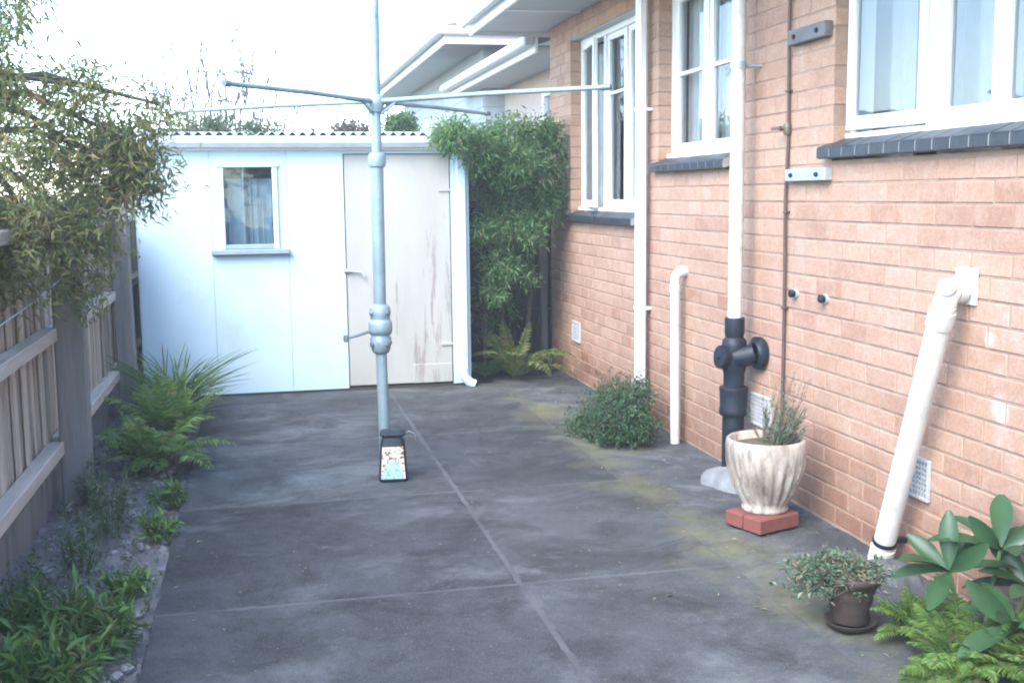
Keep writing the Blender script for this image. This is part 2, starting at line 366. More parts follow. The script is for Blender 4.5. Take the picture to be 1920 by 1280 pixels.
def frame(y0, y1, z0, z1, mull, x=XW+.088, t=.05, d=.085, trans=()):
    b = MB(); b.cbox(x, x+d, y0, y0+t, z0, z1, .004); b.cbox(x, x+d, y1-t, y1, z0, z1, .004)
    b.cbox(x-.004, x+d, y0+t, y1-t, z1-t, z1, .004); b.cbox(x-.03, x+d, y0+.002, y1-.002, z0-.002, z0+t*.8, .004)
    for m_ in mull: b.cbox(x+.002, x+d-.002, m_-t/2, m_+t/2, z0+t*.8, z1-t, .004)
    for (a, b2, z) in trans: b.cbox(x+.003, x+d-.003, a, b2, z-t/2, z+t/2, .004)
    return b
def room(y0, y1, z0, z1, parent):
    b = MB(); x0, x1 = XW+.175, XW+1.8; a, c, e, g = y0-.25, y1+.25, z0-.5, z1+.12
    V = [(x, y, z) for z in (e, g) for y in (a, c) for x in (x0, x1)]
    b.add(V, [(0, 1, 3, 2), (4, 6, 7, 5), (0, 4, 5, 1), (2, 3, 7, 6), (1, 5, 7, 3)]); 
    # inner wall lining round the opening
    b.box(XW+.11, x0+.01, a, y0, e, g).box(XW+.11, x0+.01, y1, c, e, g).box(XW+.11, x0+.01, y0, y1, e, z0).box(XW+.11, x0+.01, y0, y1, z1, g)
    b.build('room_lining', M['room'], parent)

# window nearest the camera: open casement at its far end, then fixed and further casements
o1 = OPEN[0]; zb = 1.735
f1 = frame(o1[0], o1[1], zb, o1[3], (4.06, 3.20)).build('window', M['white'], house)
f1['label'] = 'wide white window nearest the camera with one casement ajar'
X1 = XW+.088
sash(f1, 4.09, 4.62, zb+.05, 2.79, X1-.008, hinge=4.09, ang=math.radians(5))
sash(f1, 3.66, 4.03, zb+.045, 2.80, X1+.02); sash(f1, 3.23, 3.66, zb+.045, 2.80, X1+.02)
sash(f1, 2.78, 3.17, zb+.045, 2.80, X1+.02); sash(f1, 2.35, 2.78, zb+.045, 2.80, X1+.02)
curtain(3.72, 4.35, 1.6, 2.8, XW+.32, f1); curtain(2.3, 3.3, 1.6, 2.8, XW+.32, f1); curtain(4.5, 4.85, 1.6, 2.8, XW+.3, f1)
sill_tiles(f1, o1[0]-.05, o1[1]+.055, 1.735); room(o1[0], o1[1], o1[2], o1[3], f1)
# middle window
o2 = OPEN[1]
f2 = frame(o2[0], o2[1], 1.725, o2[3], (6.36,)).build('window', M['white'], house); f2['label'] = 'narrow white window between the downpipe and the soil stack'
sash(f2, 6.39, 6.88, 1.77, 2.745, X1+.01, trans=(2.26,)); sash(f2, 5.85, 6.33, 1.77, 2.745, X1+.01, trans=(2.26,))
curtain(5.85, 6.4, 1.6, 2.75, XW+.2, f2, .02, .09); curtain(6.45, 6.9, 1.6, 2.75, XW+.2, f2, .02, .09); sill_tiles(f2, o2[0]-.02, o2[1]+.05, 1.722); room(o2[0], o2[1], o2[2], o2[3], f2)
# far window with its casement swung open
o3 = OPEN[2]
f3 = frame(o3[0], o3[1], 1.372, o3[3], (8.36, 7.86)).build('window', M['white'], house); f3['label'] = 'tall white window behind the leafy shrub with open casement'
sash(f3, 8.40, 8.95, 1.41, 2.70, X1-.008, hinge=8.95, ang=math.radians(-7), trans=())
sash(f3, 7.89, 8.33, 1.415, 2.705, X1+.015, trans=(2.27,)); sash(f3, 7.41, 7.83, 1.415, 2.705, X1+.015)
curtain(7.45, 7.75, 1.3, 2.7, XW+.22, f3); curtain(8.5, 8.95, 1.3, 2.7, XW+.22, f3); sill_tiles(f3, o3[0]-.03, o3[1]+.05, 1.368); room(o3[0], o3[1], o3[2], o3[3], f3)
# steel lintels
for (a, b_, c_, d_) in OPEN: MB().box(XW+.012, XW+.1, a-.1, b_+.1, d_-.006, d_+.004).build('lintel', M['plate'], house)
# eave, gutter, roof
EX = 1.90
MB().box(EX, XW+.1, -1.0, Y1+.22, 2.936, 2.95).build('soffit', M['soffit'], house)
for yy in (1.5, 3.3, 5.1, 6.9, 8.7): MB().box(EX+.02, XW-.002, yy-.02, yy+.02, 2.928, 2.936).build('soffit_strip', M['white'], house)
MB().cbox(EX-.025, EX, -1.0, Y1+.24, 2.90, 3.06, .003).box(EX, XW+.1, Y1+.22, Y1+.245, 2.90, 3.06).build('fascia', M['white'], house)
g = MB(); pr = [(0, 0), (-.03, -.085), (-.075, -.085), (-.105, -.03), (-.105, .005), (-.095, .005), (-.095, -.025), (-.072, -.075), (-.034, -.075), (-.008, 0)]
V = [(EX-.028+p[0], y, 3.05+p[1]) for y in (-1.0, Y1+.28) for p in pr]; k = len(pr)
g.add(V, [(i, i+k, (i+1) % k+k, (i+1) % k) for i in range(k)]+[tuple(range(k)), tuple(range(2*k-1, k-1, -1))]); g.build('gutter', M['gutter'], house)
MB().add([(EX-.06, -1, 3.06), (EX-.06, Y1+.27, 3.06), (6.2, Y1+.27-0, 4.8), (6.2, -1, 4.8), (EX-.06, -1, 3.10), (EX-.06, Y1+.27, 3.10), (6.2, Y1+.27, 4.85), (6.2, -1, 4.85)],
         [(0, 1, 2, 3), (4, 7, 6, 5), (0, 4, 5, 1), (1, 5, 6, 2), (2, 6, 7, 3), (3, 7, 4, 0)]).build('roof', M['tile'], house)
MB().box(XW+.11, 6, Y1-.1, Y1-.006, -.3, 3.3).box(XW+.12, 6, -1, -.9, -.3, 3.3).build('end_wall', M['mortar'], house)
# lower rear section of the same house, set back, with its own gutter
rw = MB().box(3.0, 3.1, Y1, 14.5, -.3, 1.75).box(3.0, 3.1, Y1, 10.6, 1.75, 2.6).box(3.0, 3.1, 11.7, 14.5, 1.75, 2.6).box(3.0, 3.1, Y1, 14.5, 2.6, 2.82)
M['render'] = mat('pale_rendered_wall', (.6, .5, .44), (.52, .42, .37), 5, .85, .2)
rw.build('rear_wall', M['render'], house)
rf = MB().cbox(2.985, 3.06, 10.6, 10.67, 1.75, 2.6).cbox(2.985, 3.06, 11.63, 11.7, 1.75, 2.6).cbox(2.985, 3.06, 11.1, 11.17, 1.75, 2.6).cbox(2.98, 3.06, 10.67, 11.63, 1.75, 1.82).cbox(2.98, 3.06, 10.67, 11.63, 2.53, 2.6).build('rear_window', M['white'], house)
MB().add([(3.03, 10.67, 1.82), (3.03, 11.63, 1.82), (3.03, 11.63, 2.53), (3.03, 10.67, 2.53)], [(0, 3, 2, 1)]).build('pane', M['glass'], rf)
MB().box(2.5, 3.0, Y1+.25, 14.5, 2.80, 2.815).build('rear_soffit', M['soffit'], house)
MB().cbox(2.47, 2.5, Y1+.25, 14.5, 2.77, 2.90).build('rear_fascia', M['white'], house)
MB().cbox(2.37, 2.468, Y1+.25, 14.6, 2.83, 2.92, .015).build('rear_gutter', M['gutter'], house)
MB().add([(2.4, Y1+.25, 2.915), (2.4, 14.6, 2.915), (5, 14.6, 3.9), (5, Y1+.25, 3.9)], [(0, 3, 2, 1)]).build('rear_roof', M['tile'], house)
MB().tube([(2.93, Y1+.45, 2.79), (2.95, Y1+.45, 2.6), (2.95, Y1+.45, 0)], .04).build('rear_downpipe', M['white'], house)
# neighbouring wing behind: hipped roof with its eave facing the yard
nb = empty('neighbour_house', (4, 15, 0), 'far house behind with white fascia and hipped roof above the shed', 'house')
M['nwall'] = mat('blue_grey_boards', (.45, .5, .53), (.38, .43, .46), 5, .7, .2)
bw = MB().box(2.76, 6.5, 13.61, 13.66, -.3, 3.28).box(2.76, 2.8, 13.61, 21, -.3, 3.28).build('wall', M['nwall'], nb)
for i in range(20):
    z_ = -.3+i*.18
    MB().cbox(2.75, 6.5, 13.585, 13.608, z_, z_+.176, .004).build('weatherboard', M['nwall'], bw); MB().cbox(2.735, 2.757, 13.61, 21, z_, z_+.176, .004).build('weatherboard', M['nwall'], bw)
MB().box(2.2, 6.5, 13.05, 21, 3.275, 3.29).build('soffit', M['soffit'], nb)
MB().cbox(2.17, 6.5, 13.0, 13.03, 3.24, 3.37).cbox(2.17, 2.2, 13.03, 21, 3.24, 3.37).build('fascia', M['white'], nb)
MB().cbox(2.07, 6.5, 12.88, 12.998, 3.33, 3.42, .02).cbox(2.07, 2.168, 13.0, 21, 3.33, 3.42, .02).build('gutter', M['gutter'], nb)
MB().add([(2.1, 12.9, 3.42), (6.6, 12.9, 3.42), (6.6, 21.1, 3.42), (2.1, 21.1, 3.42), (4.4, 15.2, 4.3), (6.6, 15.2, 4.3), (4.4, 18.9, 4.3), (6.6, 18.9, 4.3)],
         [(0, 1, 5, 4), (0, 4, 6, 3), (4, 5, 7, 6), (3, 6, 7, 2)]).build('roof', M['tile'], nb)

# ------------------------------------------------------------------ things on the brick wall
def ell(p0, p1, p2, n=6):
    p0, p1, p2 = map(Vector, (p0, p1, p2)); return [p0*(1-t)**2 + p1*2*t*(1-t) + p2*t*t for t in [i/n for i in range(n+1)]]
d = empty('downpipe', (2.475, 7.08, .25), 'flat white downpipe running down the brick wall behind the low bush', 'downpipe')
MB().cbox(2.447, 2.505, 7.035, 7.125, .22, 2.86, .012).cbox(2.3, 2.505, 7.037, 7.123, 2.86, 2.92, .012).build('pipe', M['white'], d)
for z_ in (2.05, .75): MB().cbox(2.444, 2.539, 7.031, 7.129, z_, z_+.02, .002).build('strap', M['white'], d)
MB().tube([(2.475, 7.08, -.02), (2.475, 7.08, .27)], .058, 20).build('drain_collar', M['plate'], d)
p = empty('waste_pipe', (2.465, 6.40, 0), 'thin white waste pipe with bent top beside the low bush', 'pipe')
MB().tube([(2.462, 6.385, -.02), (2.468, 6.42, .97)] + ell((2.468, 6.421, .985), (2.469, 6.422, 1.04), (2.515, 6.422, 1.045)) + [(2.545, 6.422, 1.045)], .029, 16).build('pipe', M['pvc'], p)
MB().tube([(2.468, 6.42, .92), (2.468, 6.4205, .965)], .034, 16).build('elbow_socket', M['pvc'], p); MB().tube([(2.495, 6.422, 1.043), (2.522, 6.422, 1.045)], .035, 16).build('elbow_socket', M['pvc'], p)

st = empty('soil_stack', (2.42, 5.43, 0), 'tall white vent pipe on black cast iron base beside the planter', 'pipe')
MB().tube([(2.42, 5.43, .84), (2.42, 5.43, 3.3)], .037, 20).build('vent_pipe', M['pvc'], st)
SX, SY = 2.42, 5.43
MB().lathe([(0, .87), (.05, .87), (.052, .86), (.052, .79), (.048, .775), (.048, .765), (.062, .75), (.066, .72), (.066, .62), (.06, .59), (.055, .575), (.055, .505)], (SX, SY, 0), 28).build('upper_fitting', M['black'], st)
MB().lathe([(.052, .508), (.074, .503), (.077, .49), (.074, .478), (.072, .40), (.076, .385), (.076, .365), (.07, .352), (.058, .348), (.058, -.02)], (SX, SY, 0), 28).build('collar_and_base', M['black'], st)
MB().tube([(SX, SY-.02, .66), (SX+.055, SY-.06, .675), (2.505, 5.35, .69)], [.058, .056, .052], 20).lathe([(0, 0), (.078, 0), (.085, .008), (.085, .03), (.065, .036), (.055, .05)], (2.535, 5.345, .69), 28, axis=(-1, -.1, 0)).build('wall_flange', M['black'], st)
MB().tube([(SX, SY, .665), (SX-.075, SY-.01, .665)], [.052, .052], 20).lathe([(.05, 0), (.06, .002), (.062, .012), (.06, .022), (.018, .026), (.016, .036), (0, .038)], (SX-.068, SY-.01, .665), 24, axis=(-1, -.12, .12)).build('access_cap', M['black'], st)
MB().cbox(2.45, 2.545, 5.415, 5.445, 2.15, 2.165, .002).tube([(SX, SY, 2.14), (SX, SY, 2.175)], .041, 20).build('pipe_clip', M['plate'], st)
lump = MB(); V = []; nn = 22
for i in range(7):
    a = i/6*math.pi/2
    for k_ in range(nn):
        t = 2*math.pi*k_/nn; q = 1+.12*math.sin(3*t+1)+.06*math.sin(7*t); V.append((2.39+.17*q*math.cos(a)*math.cos(t)*.85, 5.39+.19*q*math.cos(a)*math.sin(t), -.02+.10*math.sin(a)+random.uniform(-.006, .006)))
lump.add(V, [(i*nn+k_, i*nn+(k_+1) % nn, (i+1)*nn+(k_+1) % nn, (i+1)*nn+k_) for i in range(6) for k_ in range(nn)], True)
M['lump'] = mat('pale_cement', (.2, .215, .22), (.13, .14, .145), 12, .9, .6, 60)
tag(lump.build('cement_mound', M['lump'], sharp=80), 'pale grey mound of cement at the foot of the black pipe', 'cement')

dp = empty('slanted_pipe', (2.44, 3.9, 0), 'thick white waste pipe slanting down the brick wall on the right', 'pipe')
a, b_ = Vector((2.425, 3.600, 1.13)), Vector((2.45, 4.03, -.02)); dr = (b_-a).normalized()
top = a + dr*.03
MB().tube([b_, top], .044, 22).build('pipe', M['pvc'], dp)
MB().tube([(2.545, 3.645, 1.155), (2.49, 3.635, 1.155)] + ell((2.47, 3.63, 1.155), (2.432, 3.602, 1.158), tuple(a+dr*.06)), .043, 20).build('elbow', M['pvc'], dp)
for (p_, q_, r_) in ((a+dr*.05, a+dr*.115, .049), ((2.48, 3.633, 1.155), (2.512, 3.638, 1.155), .049), (b_-dr*.10, b_-dr*.02, .051)): MB().tube([p_, q_], r_, 22).build('socket', M['pvc'], dp)
MB().lathe([(.03, -.03), (.032, 0), (.034, .006), (.030, .012), (.0, .013)], (2.418, 3.585, 1.17), 20, axis=(-.72, -.62, .35)).build('access_cap', M['pvc'], dp)
MB().cbox(2.527, 2.541, 3.575, 3.70, 1.10, 1.235, .004).build('wall_plate', M['pvc'], dp)
q = b_-dr*.13
MB().tube([q-dr*.008, q+dr*.008], .049, 22).cbox(2.46, 2.545, q.y-.012, q.y+.012, q.z-.01, q.z+.01, .002).build('pipe_clip', M['black'], dp)

cb = empty('service_conduit', (2.527, 5.08, .3), 'thin brown conduit running straight up the brick wall behind the lavender', 'conduit')
MB().tube([(2.525, 5.08, .0), (2.527, 5.082, .9), (2.522, 5.085, 1.5), (2.529, 5.08, 1.75), (2.524, 5.085, 2.3), (2.526, 5.08, 2.94)], .0085, 10).build('pipe', M['cable'], cb)
for zz in (.95, 1.42, 2.0, 2.6): MB().cbox(2.515, 2.541, 5.065, 5.10, zz-.006, zz+.006, .002).build('saddle', M['cable'], cb)
v = empty('stop_valve', (2.50, 5.10, 1.82), 'small brass stop valve on the brown conduit', 'valve')
M['brass'] = mat('dull_brass', (.2, .16, .11), (.12, .1, .08), 30, .5, .1, metal=.5)
MB().lathe([(0, -.028), (.016, -.028), (.02, -.015), (.02, .015), (.016, .028), (0, .028)], (2.524, 5.083, 1.82), 14).tube([(2.52, 5.083, 1.822), (2.49, 5.10, 1.825)], .011, 10).build('body', M['brass'], v)
MB().cbox(2.472, 2.49, 5.07, 5.16, 1.818, 1.832, .003).build('lever', M['brass'], v)
def wall_batten(y0, y1, z0, z1, name, label, m, tilt=0, bolts=False):
    e = empty(name, (2.52, (y0+y1)/2, (z0+z1)/2), label, 'bracket')
    MB().cbox(2.498, 2.541, y0, y1, z0, z1, .004).build('block', m, e)
    for yy in (y0+.07, y1-.07): MB().lathe([(0, .012), (.009, .012), (.011, .004), (.011, -.004)], (2.498, yy, (z0+z1)/2), 10, axis=(-1, 0, 0)).build('bolt', M['black'], e)
wall_batten(4.69, 5.05, 2.205, 2.275, 'wall_bracket', 'upper dark grey wall bracket left of the nearest window', M['batten'])
wall_batten(4.66, 5.05, 1.567, 1.625, 'wall_bracket', 'lower pale grey wall bracket beneath the end of the sill', M['plate'])
for (yy, zz, lb) in ((4.985, 1.029, 'black round tap spindle on the bricks, nearer the conduit'), (4.69, 1.029, 'black round tap spindle on the bricks, nearer the slanted pipe')):
    e = empty('tap_spindle', (2.53, yy, zz), lb, 'tap', 'two tap spindles on the brick wall')
    MB().lathe([(0, .036), (.016, .036), (.019, .032), (.019, .018), (.014, .015), (.014, .008)], (2.54, yy, zz), 14, axis=(-1, 0, 0)).build('spindle', M['black'], e)
    MB().lathe([(.012, .01), (.023, .009), (.025, .002), (.025, -.004)], (2.54, yy, zz), 16, axis=(-1, 0, 0)).build('cover_plate', M['plate'], e)
M['vent'] = mat('vent_metal', (.46, .47, .46), (.34, .35, .35), 20, .6, .1)
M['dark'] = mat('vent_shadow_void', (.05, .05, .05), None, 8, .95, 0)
def wall_vent(y0, y1, z0, z1, label):
    e = empty('wall_vent', (2.535, (y0+y1)/2, (z0+z1)/2), label, 'vent', 'underfloor vents in the brick wall')
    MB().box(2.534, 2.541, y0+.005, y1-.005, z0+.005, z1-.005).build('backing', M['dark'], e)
    t = .014; MB().cbox(2.524, 2.5405, y0, y1, z0, z0+t, .002).cbox(2.524, 2.5405, y0, y1, z1-t, z1, .002).cbox(2.524, 2.5405, y0, y0+t, z0+t, z1-t, .002).cbox(2.524, 2.5405, y1-t, y1, z0+t, z1-t, .002).build('frame', M['vent'], e)
    b = MB(); nx, nz = 11, 7
    for i in range(1, nx): yy = y0+t+(y1-y0-2*t)*i/nx; b.box(2.527, 2.533, yy-.0035, yy+.0035, z0+t, z1-t)
    for i in range(1, nz): zz = z0+t+(z1-z0-2*t)*i/nz; b.box(2.5265, 2.5335, y0+t, y1-t, zz-.0035, zz+.0035)
    b.build('grille', M['vent'], e)
wall_vent(3.82, 4.06, .30, .468, 'white grille vent in the bricks behind the slanted pipe')
wall_vent(5.22, 5.45, .30, .468, 'grey vent in the bricks half hidden behind the black pipe')
wall_vent(8.71, 8.94, .31, .478, 'far vent in the bricks beside the fern')

# ------------------------------------------------------------------ shed
M['shedwall'] = mat('shed_white_paint', (.47, .60, .66), (.43, .56, .63), 2.5, .6, .15, 30, dirt=(.36, .46, .51), dirt_scale=2.2, dirt_at=(.55, .85))
def peel():
    m, nt, b = newmat('peeling_door_paint')
    n1 = noise(nt, 3, 5, .6, (1, 1, .3)); col = mix(nt, (.41, .41, .365), (.33, .325, .285), ramp(nt, n1, [(.3, 0.), (.7, 1.)]))
    n2 = noise(nt, 9, 7, .75, (1.6, 1, .14), dist=.3)
    g = N(nt, 'NewGeometry'); sp = N(nt, 'SeparateXYZ'); nt.links.new(g.outputs['Position'], sp.inputs[0])
    s_ = N(nt, 'Math', operation='MULTIPLY_ADD'); nt.links.new(sp.outputs[0], s_.inputs[0]); s_.inputs[1].default_value = .16; nt.links.new(n2, s_.inputs[2])
    z_ = N(nt, 'Math', operation='MULTIPLY_ADD'); nt.links.new(sp.outputs[2], z_.inputs[0]); z_.inputs[1].default_value = -.07; nt.links.new(s_.outputs[0], z_.inputs[2])
    col = mix(nt, col, (.22, .175, .155), ramp(nt, z_.outputs[0], [(.715, 0.), (.775, .75)])); nt.links.new(col, b.inputs['Base Color'])
    b.inputs['Roughness'].default_value = .65; bump(nt, b, noise(nt, 20, 4, .6, (3, 1, .2)), .25, .006); return m
M['peel'] = peel()
M['shedsill'] = mat('shed_sill_paint', (.26, .33, .36), (.2, .26, .28), 9, .6, .2)
M['gapshade'] = mat('painted_gap_shade', (.03, .03, .03), (.05, .045, .04), 12, .9, .3)  # near-black colour paints the shade of the gap under the shed wall
shed = empty('garden_shed', (.4, 9.5, 0), 'pale blue white garden shed with one small window and weathered door', 'shed')
yf = YS
def panel(x0, x1, z0=.02, z1=1.90, hole=None):
    b = MB()
    if hole:
        a, c_, e, g = hole
        b.box(x0, a, yf, yf+.01, z0, z1).box(c_, x1, yf, yf+.01, z0, z1).box(a, c_, yf, yf+.01, z0, e).box(a, c_, yf, yf+.01, g, z1)
    else: b.box(x0, x1, yf, yf+.01, z0, z1)
    b.build('wall_panel', M['shedwall'], shed)
panel(-.87, -.3362); panel(-.3338, .2288, hole=(-.262, .150, 1.14, 1.745)); panel(.2312, .66)
MB().box(.66, 1.63, yf+.0, yf+.03, 1.845, 1.90).box(1.497, 1.63, yf, yf+.03, .02, 1.845).build('door_surround', M['shedwall'], shed)
MB().box(-.88, -.872, yf, 11.2, .0, 1.95).box(1.63, 1.64, yf, 11.2, 0, 1.95).box(-.87, 1.63, 11.19, 11.2, 0, 2.05).build('side_wall', M['shedwall'], shed)
MB().box(-.87, 1.63, yf+.006, yf+.05, -.01, .02).build('bottom_plate', M['gapshade'], shed)
MB().box(-.333, -.3, yf+.011, yf+.05, .02, 1.9).box(.20, .25, yf+.011, yf+.05, .02, 1.9).box(.64, .66, yf+.011, yf+.05, .02, 1.9).box(-.87, 1.63, yf+.3, yf+.31, .02, 1.9).build('stud', M['timber_grey'], shed)
dr_ = MB().cbox(.668, 1.490, yf+.008, yf+.04, .035, 1.838, .004).build('door', M['peel'], shed); dr_['label'] = 'weathered door with peeling pale paint'
MB().cbox(1.17, 1.487, yf-.002, yf+.009, .035, .185, .003).build('repair_board', M['peel'], dr_)
MB().tube([(.655, yf-.012, .945), (.785, yf-.012, .930)], .007, 8).tube([(.785, yf-.012, .93), (.80, yf-.02, .895)], .008, 8).cbox(.64, .70, yf-.014, yf+.008, .932, .958, .002).build('bolt', M['plate'], dr_)
for z_ in (1.55, .33): MB().cbox(1.40, 1.497, yf-.004, yf+.009, z_, z_+.022, .002).build('hinge', M['peel'], dr_)
wf = MB().cbox(-.275, -.235, yf-.018, yf+.03, 1.13, 1.745).cbox(.123, .163, yf-.018, yf+.03, 1.13, 1.745).cbox(-.285, .173, yf-.026, yf+.03, 1.745, 1.768).build('window', M['shedwall'], shed)
MB().add([(-.235, yf+.015, 1.14), (.123, yf+.015, 1.14), (.123, yf+.015, 1.745), (-.235, yf+.015, 1.745)], [(0, 1, 2, 3)]).build('pane', M['glass2'], wf)
MB().cbox(-.245, .133, yf-.012, yf+.03, 1.13, 1.165).build('lower_rail', M['shedsill'], wf)
MB().cbox(-.345, .238, yf-.055, yf+.01, 1.09, 1.128, .005).build('sill', M['shedsill'], wf)
MB().cbox(-.10, -.085, yf+.02, yf+.03, 1.165, 1.745).cbox(.045, .055, yf+.02, yf+.03, 1.165, 1.5).build('inner_bar', M['shedsill'], wf)
b = MB(); V = []
for i in range(61):
    x_ = -.24+.37*i/60; V += [(x_, yf+.075+.014*math.sin(i*.55+math.sin(i*.2)*2)+.02*(28 < i < 33), z_) for z_ in (1.1, 1.66)]
b.add(V, [(2*i, 2*i+2, 2*i+3, 2*i+1) for i in range(60)], True); b.build('curtain', M['shedcurtain'], wf)
# gutter, fascia, corrugated roof
MB().cbox(-.93, 1.52, yf-.03, yf-.001, 1.87, 1.985, .004).build('fascia', M['white'], shed)
g = MB(); pr = [(0, 0), (0, -.075), (-.055, -.075), (-.08, -.04), (-.08, .008), (-.072, .008), (-.072, -.035), (-.05, -.067), (-.008, -.067), (-.008, 0)]; k = len(pr)
V = [(x, yf-.031+p_[0], 1.965+p_[1]) for x in (-.95, 1.52) for p_ in pr]
g.add(V, [(i, (i+1) % k, (i+1) % k+k, i+k) for i in range(k)] + [tuple(range(k))[::-1], tuple(range(k, 2*k))]); g.build('gutter', M['gutter'], shed)
cr = MB(); V = []; n_ = 300
for j, (yy, zz) in enumerate(((yf-.09, 1.992), (11.3, 2.13))):
    for i in range(n_+1): V.append((-.95+2.62*i/n_, yy, zz+.013*math.sin(2*math.pi*(2.62*i/n_)/.076)))
V += [(p_[0], p_[1], p_[2]-.003) for p_ in V]; q_ = n_+1
cr.add(V, [(i, i+1, q_+i+1, q_+i) for i in range(n_)] + [(2*q_+i, 3*q_+i, 3*q_+i+1, 2*q_+i+1) for i in range(n_)] + [(i, 2*q_+i, 2*q_+i+1, i+1) for i in range(n_)], True)
M['zinc'] = mat('roof_sheet', (.55, .57, .57), (.45, .46, .46), 4, .5, .1)
cr.build('roof', M['zinc'], shed, sharp=60)
sd_ = MB().cbox(1.535, 1.61, yf-.062, yf-.004, .12, 1.9, .01).build('downpipe', M['shedwall'], shed)
MB().tube([(1.572, yf-.035, .14), (1.58, yf-.038, .08), (1.615, yf-.05, .03), (1.66, yf-.06, .012)], [.04, .04, .039, .038], 14).build('shoe', M['shedwall'], sd_)

# ------------------------------------------------------------------ left fence
M['paling'] = []
for i, (c1, c2) in enumerate((((.46, .385, .315), (.28, .23, .185)), ((.39, .325, .265), (.22, .18, .15)), ((.55, .46, .37), (.36, .295, .235)))):
    M['paling'].append(mat('grey_paling_timber_%s' % 'abc'[i], c1, c2, 12, .88, .6, 50, stretch=(1, 1, .09), dirt=(.13, .11, .095), dirt_scale=7))
M['rail'] = mat('silvery_rail_timber', (.54, .48, .41), (.38, .335, .285), 12, .88, .6, 50, stretch=(1, .09, 1), dirt=(.15, .14, .125), dirt_scale=8)
M['post'] = mat('dark_post_timber', (.25, .235, .215), (.15, .14, .13), 10, .9, .6, 50, stretch=(1, 1, .12), dirt=(.2, .2, .2), dirt_scale=6)
fence = empty('paling_fence', (-1.0, 5, 0), 'weathered grey timber paling fence along the left garden bed', 'fence')
y = 1.2
while y < 13:
    wd = random.uniform(.07, .085); h = 1.53+random.uniform(-.02, .015); far = random.random() < .5
    x = -1.085 + (.012 if far else 0) + random.uniform(-.002, .002)
    b = MB().cbox(-.0065, .0065, -wd/2, wd/2, -.02, h, .003)
    o = obj('paling', b.mesh('paling'), random.choice(M['paling']), fence, (x+1.0, y+wd/2-5, 0)); o.rotation_euler = (random.uniform(-.006, .006), random.uniform(-.004, .004), 0)
    y += wd + random.uniform(.022, .045)
# second skin of palings behind the gaps
b = MB(); y = 1.25
while y < 13:
    b.cbox(-1.135, -1.123, y, y+.09, 0, 1.50, .002); y += .1
tag(b.build('cover_strip', M['paling'][1], fence), kind='stuff')
PY = [1.15, 3.55, 5.95, 8.35, 10.75, 13.1]
for a, c_ in zip(PY[:-1], PY[1:]):
    for (zt, hh, dd) in ((.88, .065, .045), (.32, .068, .045), (1.40, .06, .045)):
        j = random.uniform(-.012, .012)
        V = MB().cbox(-1.068, -1.068+dd+.03, a+.05, c_-.045, zt-hh, zt, .005); V.v = [(p_[0], p_[1], p_[2]+j*(p_[1]-a)/2.4) for p_ in V.v]; V.build('rail', M['rail'], fence)
for yy in PY:
    hh = 1.66 if yy > 8 else 1.45; wd = .065 if yy > 8 else .075
    b = MB().cbox(-.945-wd, -.945+wd, yy-.045, yy+.045, -.1, hh, .01); b.v = [(p_[0]+.012*(p_[2] > 1)*(1 if yy < 8 else -1), p_[1], p_[2]) for p_ in b.v]; b.build('post', M['post'], fence)
for i in range(8): MB().cbox(-1.075, -1.058, 1.2+i*1.1, 1.2+i*1.1+1.095, -.12, .16, .003).build('plinth_board', M['post'], fence)
tag(MB().tube([(-.95, 3.2, .985), (-.955, 4.42, 1.05), (-.95, 5.16, 1.085), (-.96, 5.9, 1.13)], .0035, 6).build('fence_wire', M['plate']), 'thin pale wire strung along the paling fence above the rail', 'wire')

# dark fence in the gap between shed and house
M['darkpale'] = mat('dark_stained_paling', (.05, .05, .055), (.03, .03, .035), 12, .9, .5, 50, stretch=(1, 1, .1))
gap = empty('gap_fence', (2.1, 10, 0), 'dark timber paling fence closing the gap between shed and house', 'fence')
x = 1.66
while x < 3.0:
    h = 1.75+random.uniform(-.02, .02); obj('paling', MB().cbox(-.05, .05, -.008, .008, 0, h, .003).mesh('paling'), M['darkpale'], gap, (x+.05-2.1, random.uniform(-.01, .01), 0)); x += .104
for z_ in (.4, 1.4): MB().cbox(1.64, 3.0, 9.93, 9.98, z_, z_+.08).build('rail', M['darkpale'], gap)
tag(MB().box(1.64, 3.0, 10.012, 10.02, 0, 1.72).build('gap_light_block', M['darkpale'], gap))  # added sheet blocking the light that would show between the palings
MB().cbox(2.50, 2.56, 9.86, 9.93, 0, 1.8).build('post', M['timber_grey'], gap)

# ------------------------------------------------------------------ clothes hoist
PX, PYY = .635, 6.04
ho = empty('clothes_hoist', (PX, PYY, 0), 'pale blue grey rotary clothes hoist standing in the concrete path', 'clothes hoist')
MB().tube([(PX+.004, PYY, -.05), (PX-.004, PYY, .70)], .030, 20).build('lower_post', M['hoist'], ho)
MB().lathe([(.03, .672), (.04, .675), (.05, .69), (.056, .72), (.059, .755), (.052, .765), (.052, .775), (.062, .785), (.065, .80), (.065, .835), (.060, .85), (.053, .858), (.053, .872), (.057, .885), (.055, .92), (.045, .935), (.03, .942)], (PX-.005, PYY, 0), 28).build('gear_housing', M['hoist'], ho)
for t in (.5, 2.1, 3.7, 5.3):
    ax = (math.cos(t), math.sin(t), 0)
    MB().lathe([(.012, .05), (.012, .063), (.008, .067), (0, .067)], (PX-.005, PYY, .895), 8, axis=ax).build('housing_bolt', M['hoist_dark'], ho)
    MB().lathe([(.014, .052), (.014, .066), (0, .068)], (PX-.005, PYY, .725), 8, axis=ax).build('housing_bolt', M['hoist_dark'], ho)
MB().tube([(PX-.05, PYY-.02, .802), (PX-.12, PYY-.05, .785), (PX-.19, PYY-.06, .770)], .008, 8).lathe([(0, -.02), (.014, -.018), (.016, 0), (.014, .018), (0, .02)], (PX-.195, PYY-.062, .768), 12).build('winder_handle', M['hoist_dark'], ho)
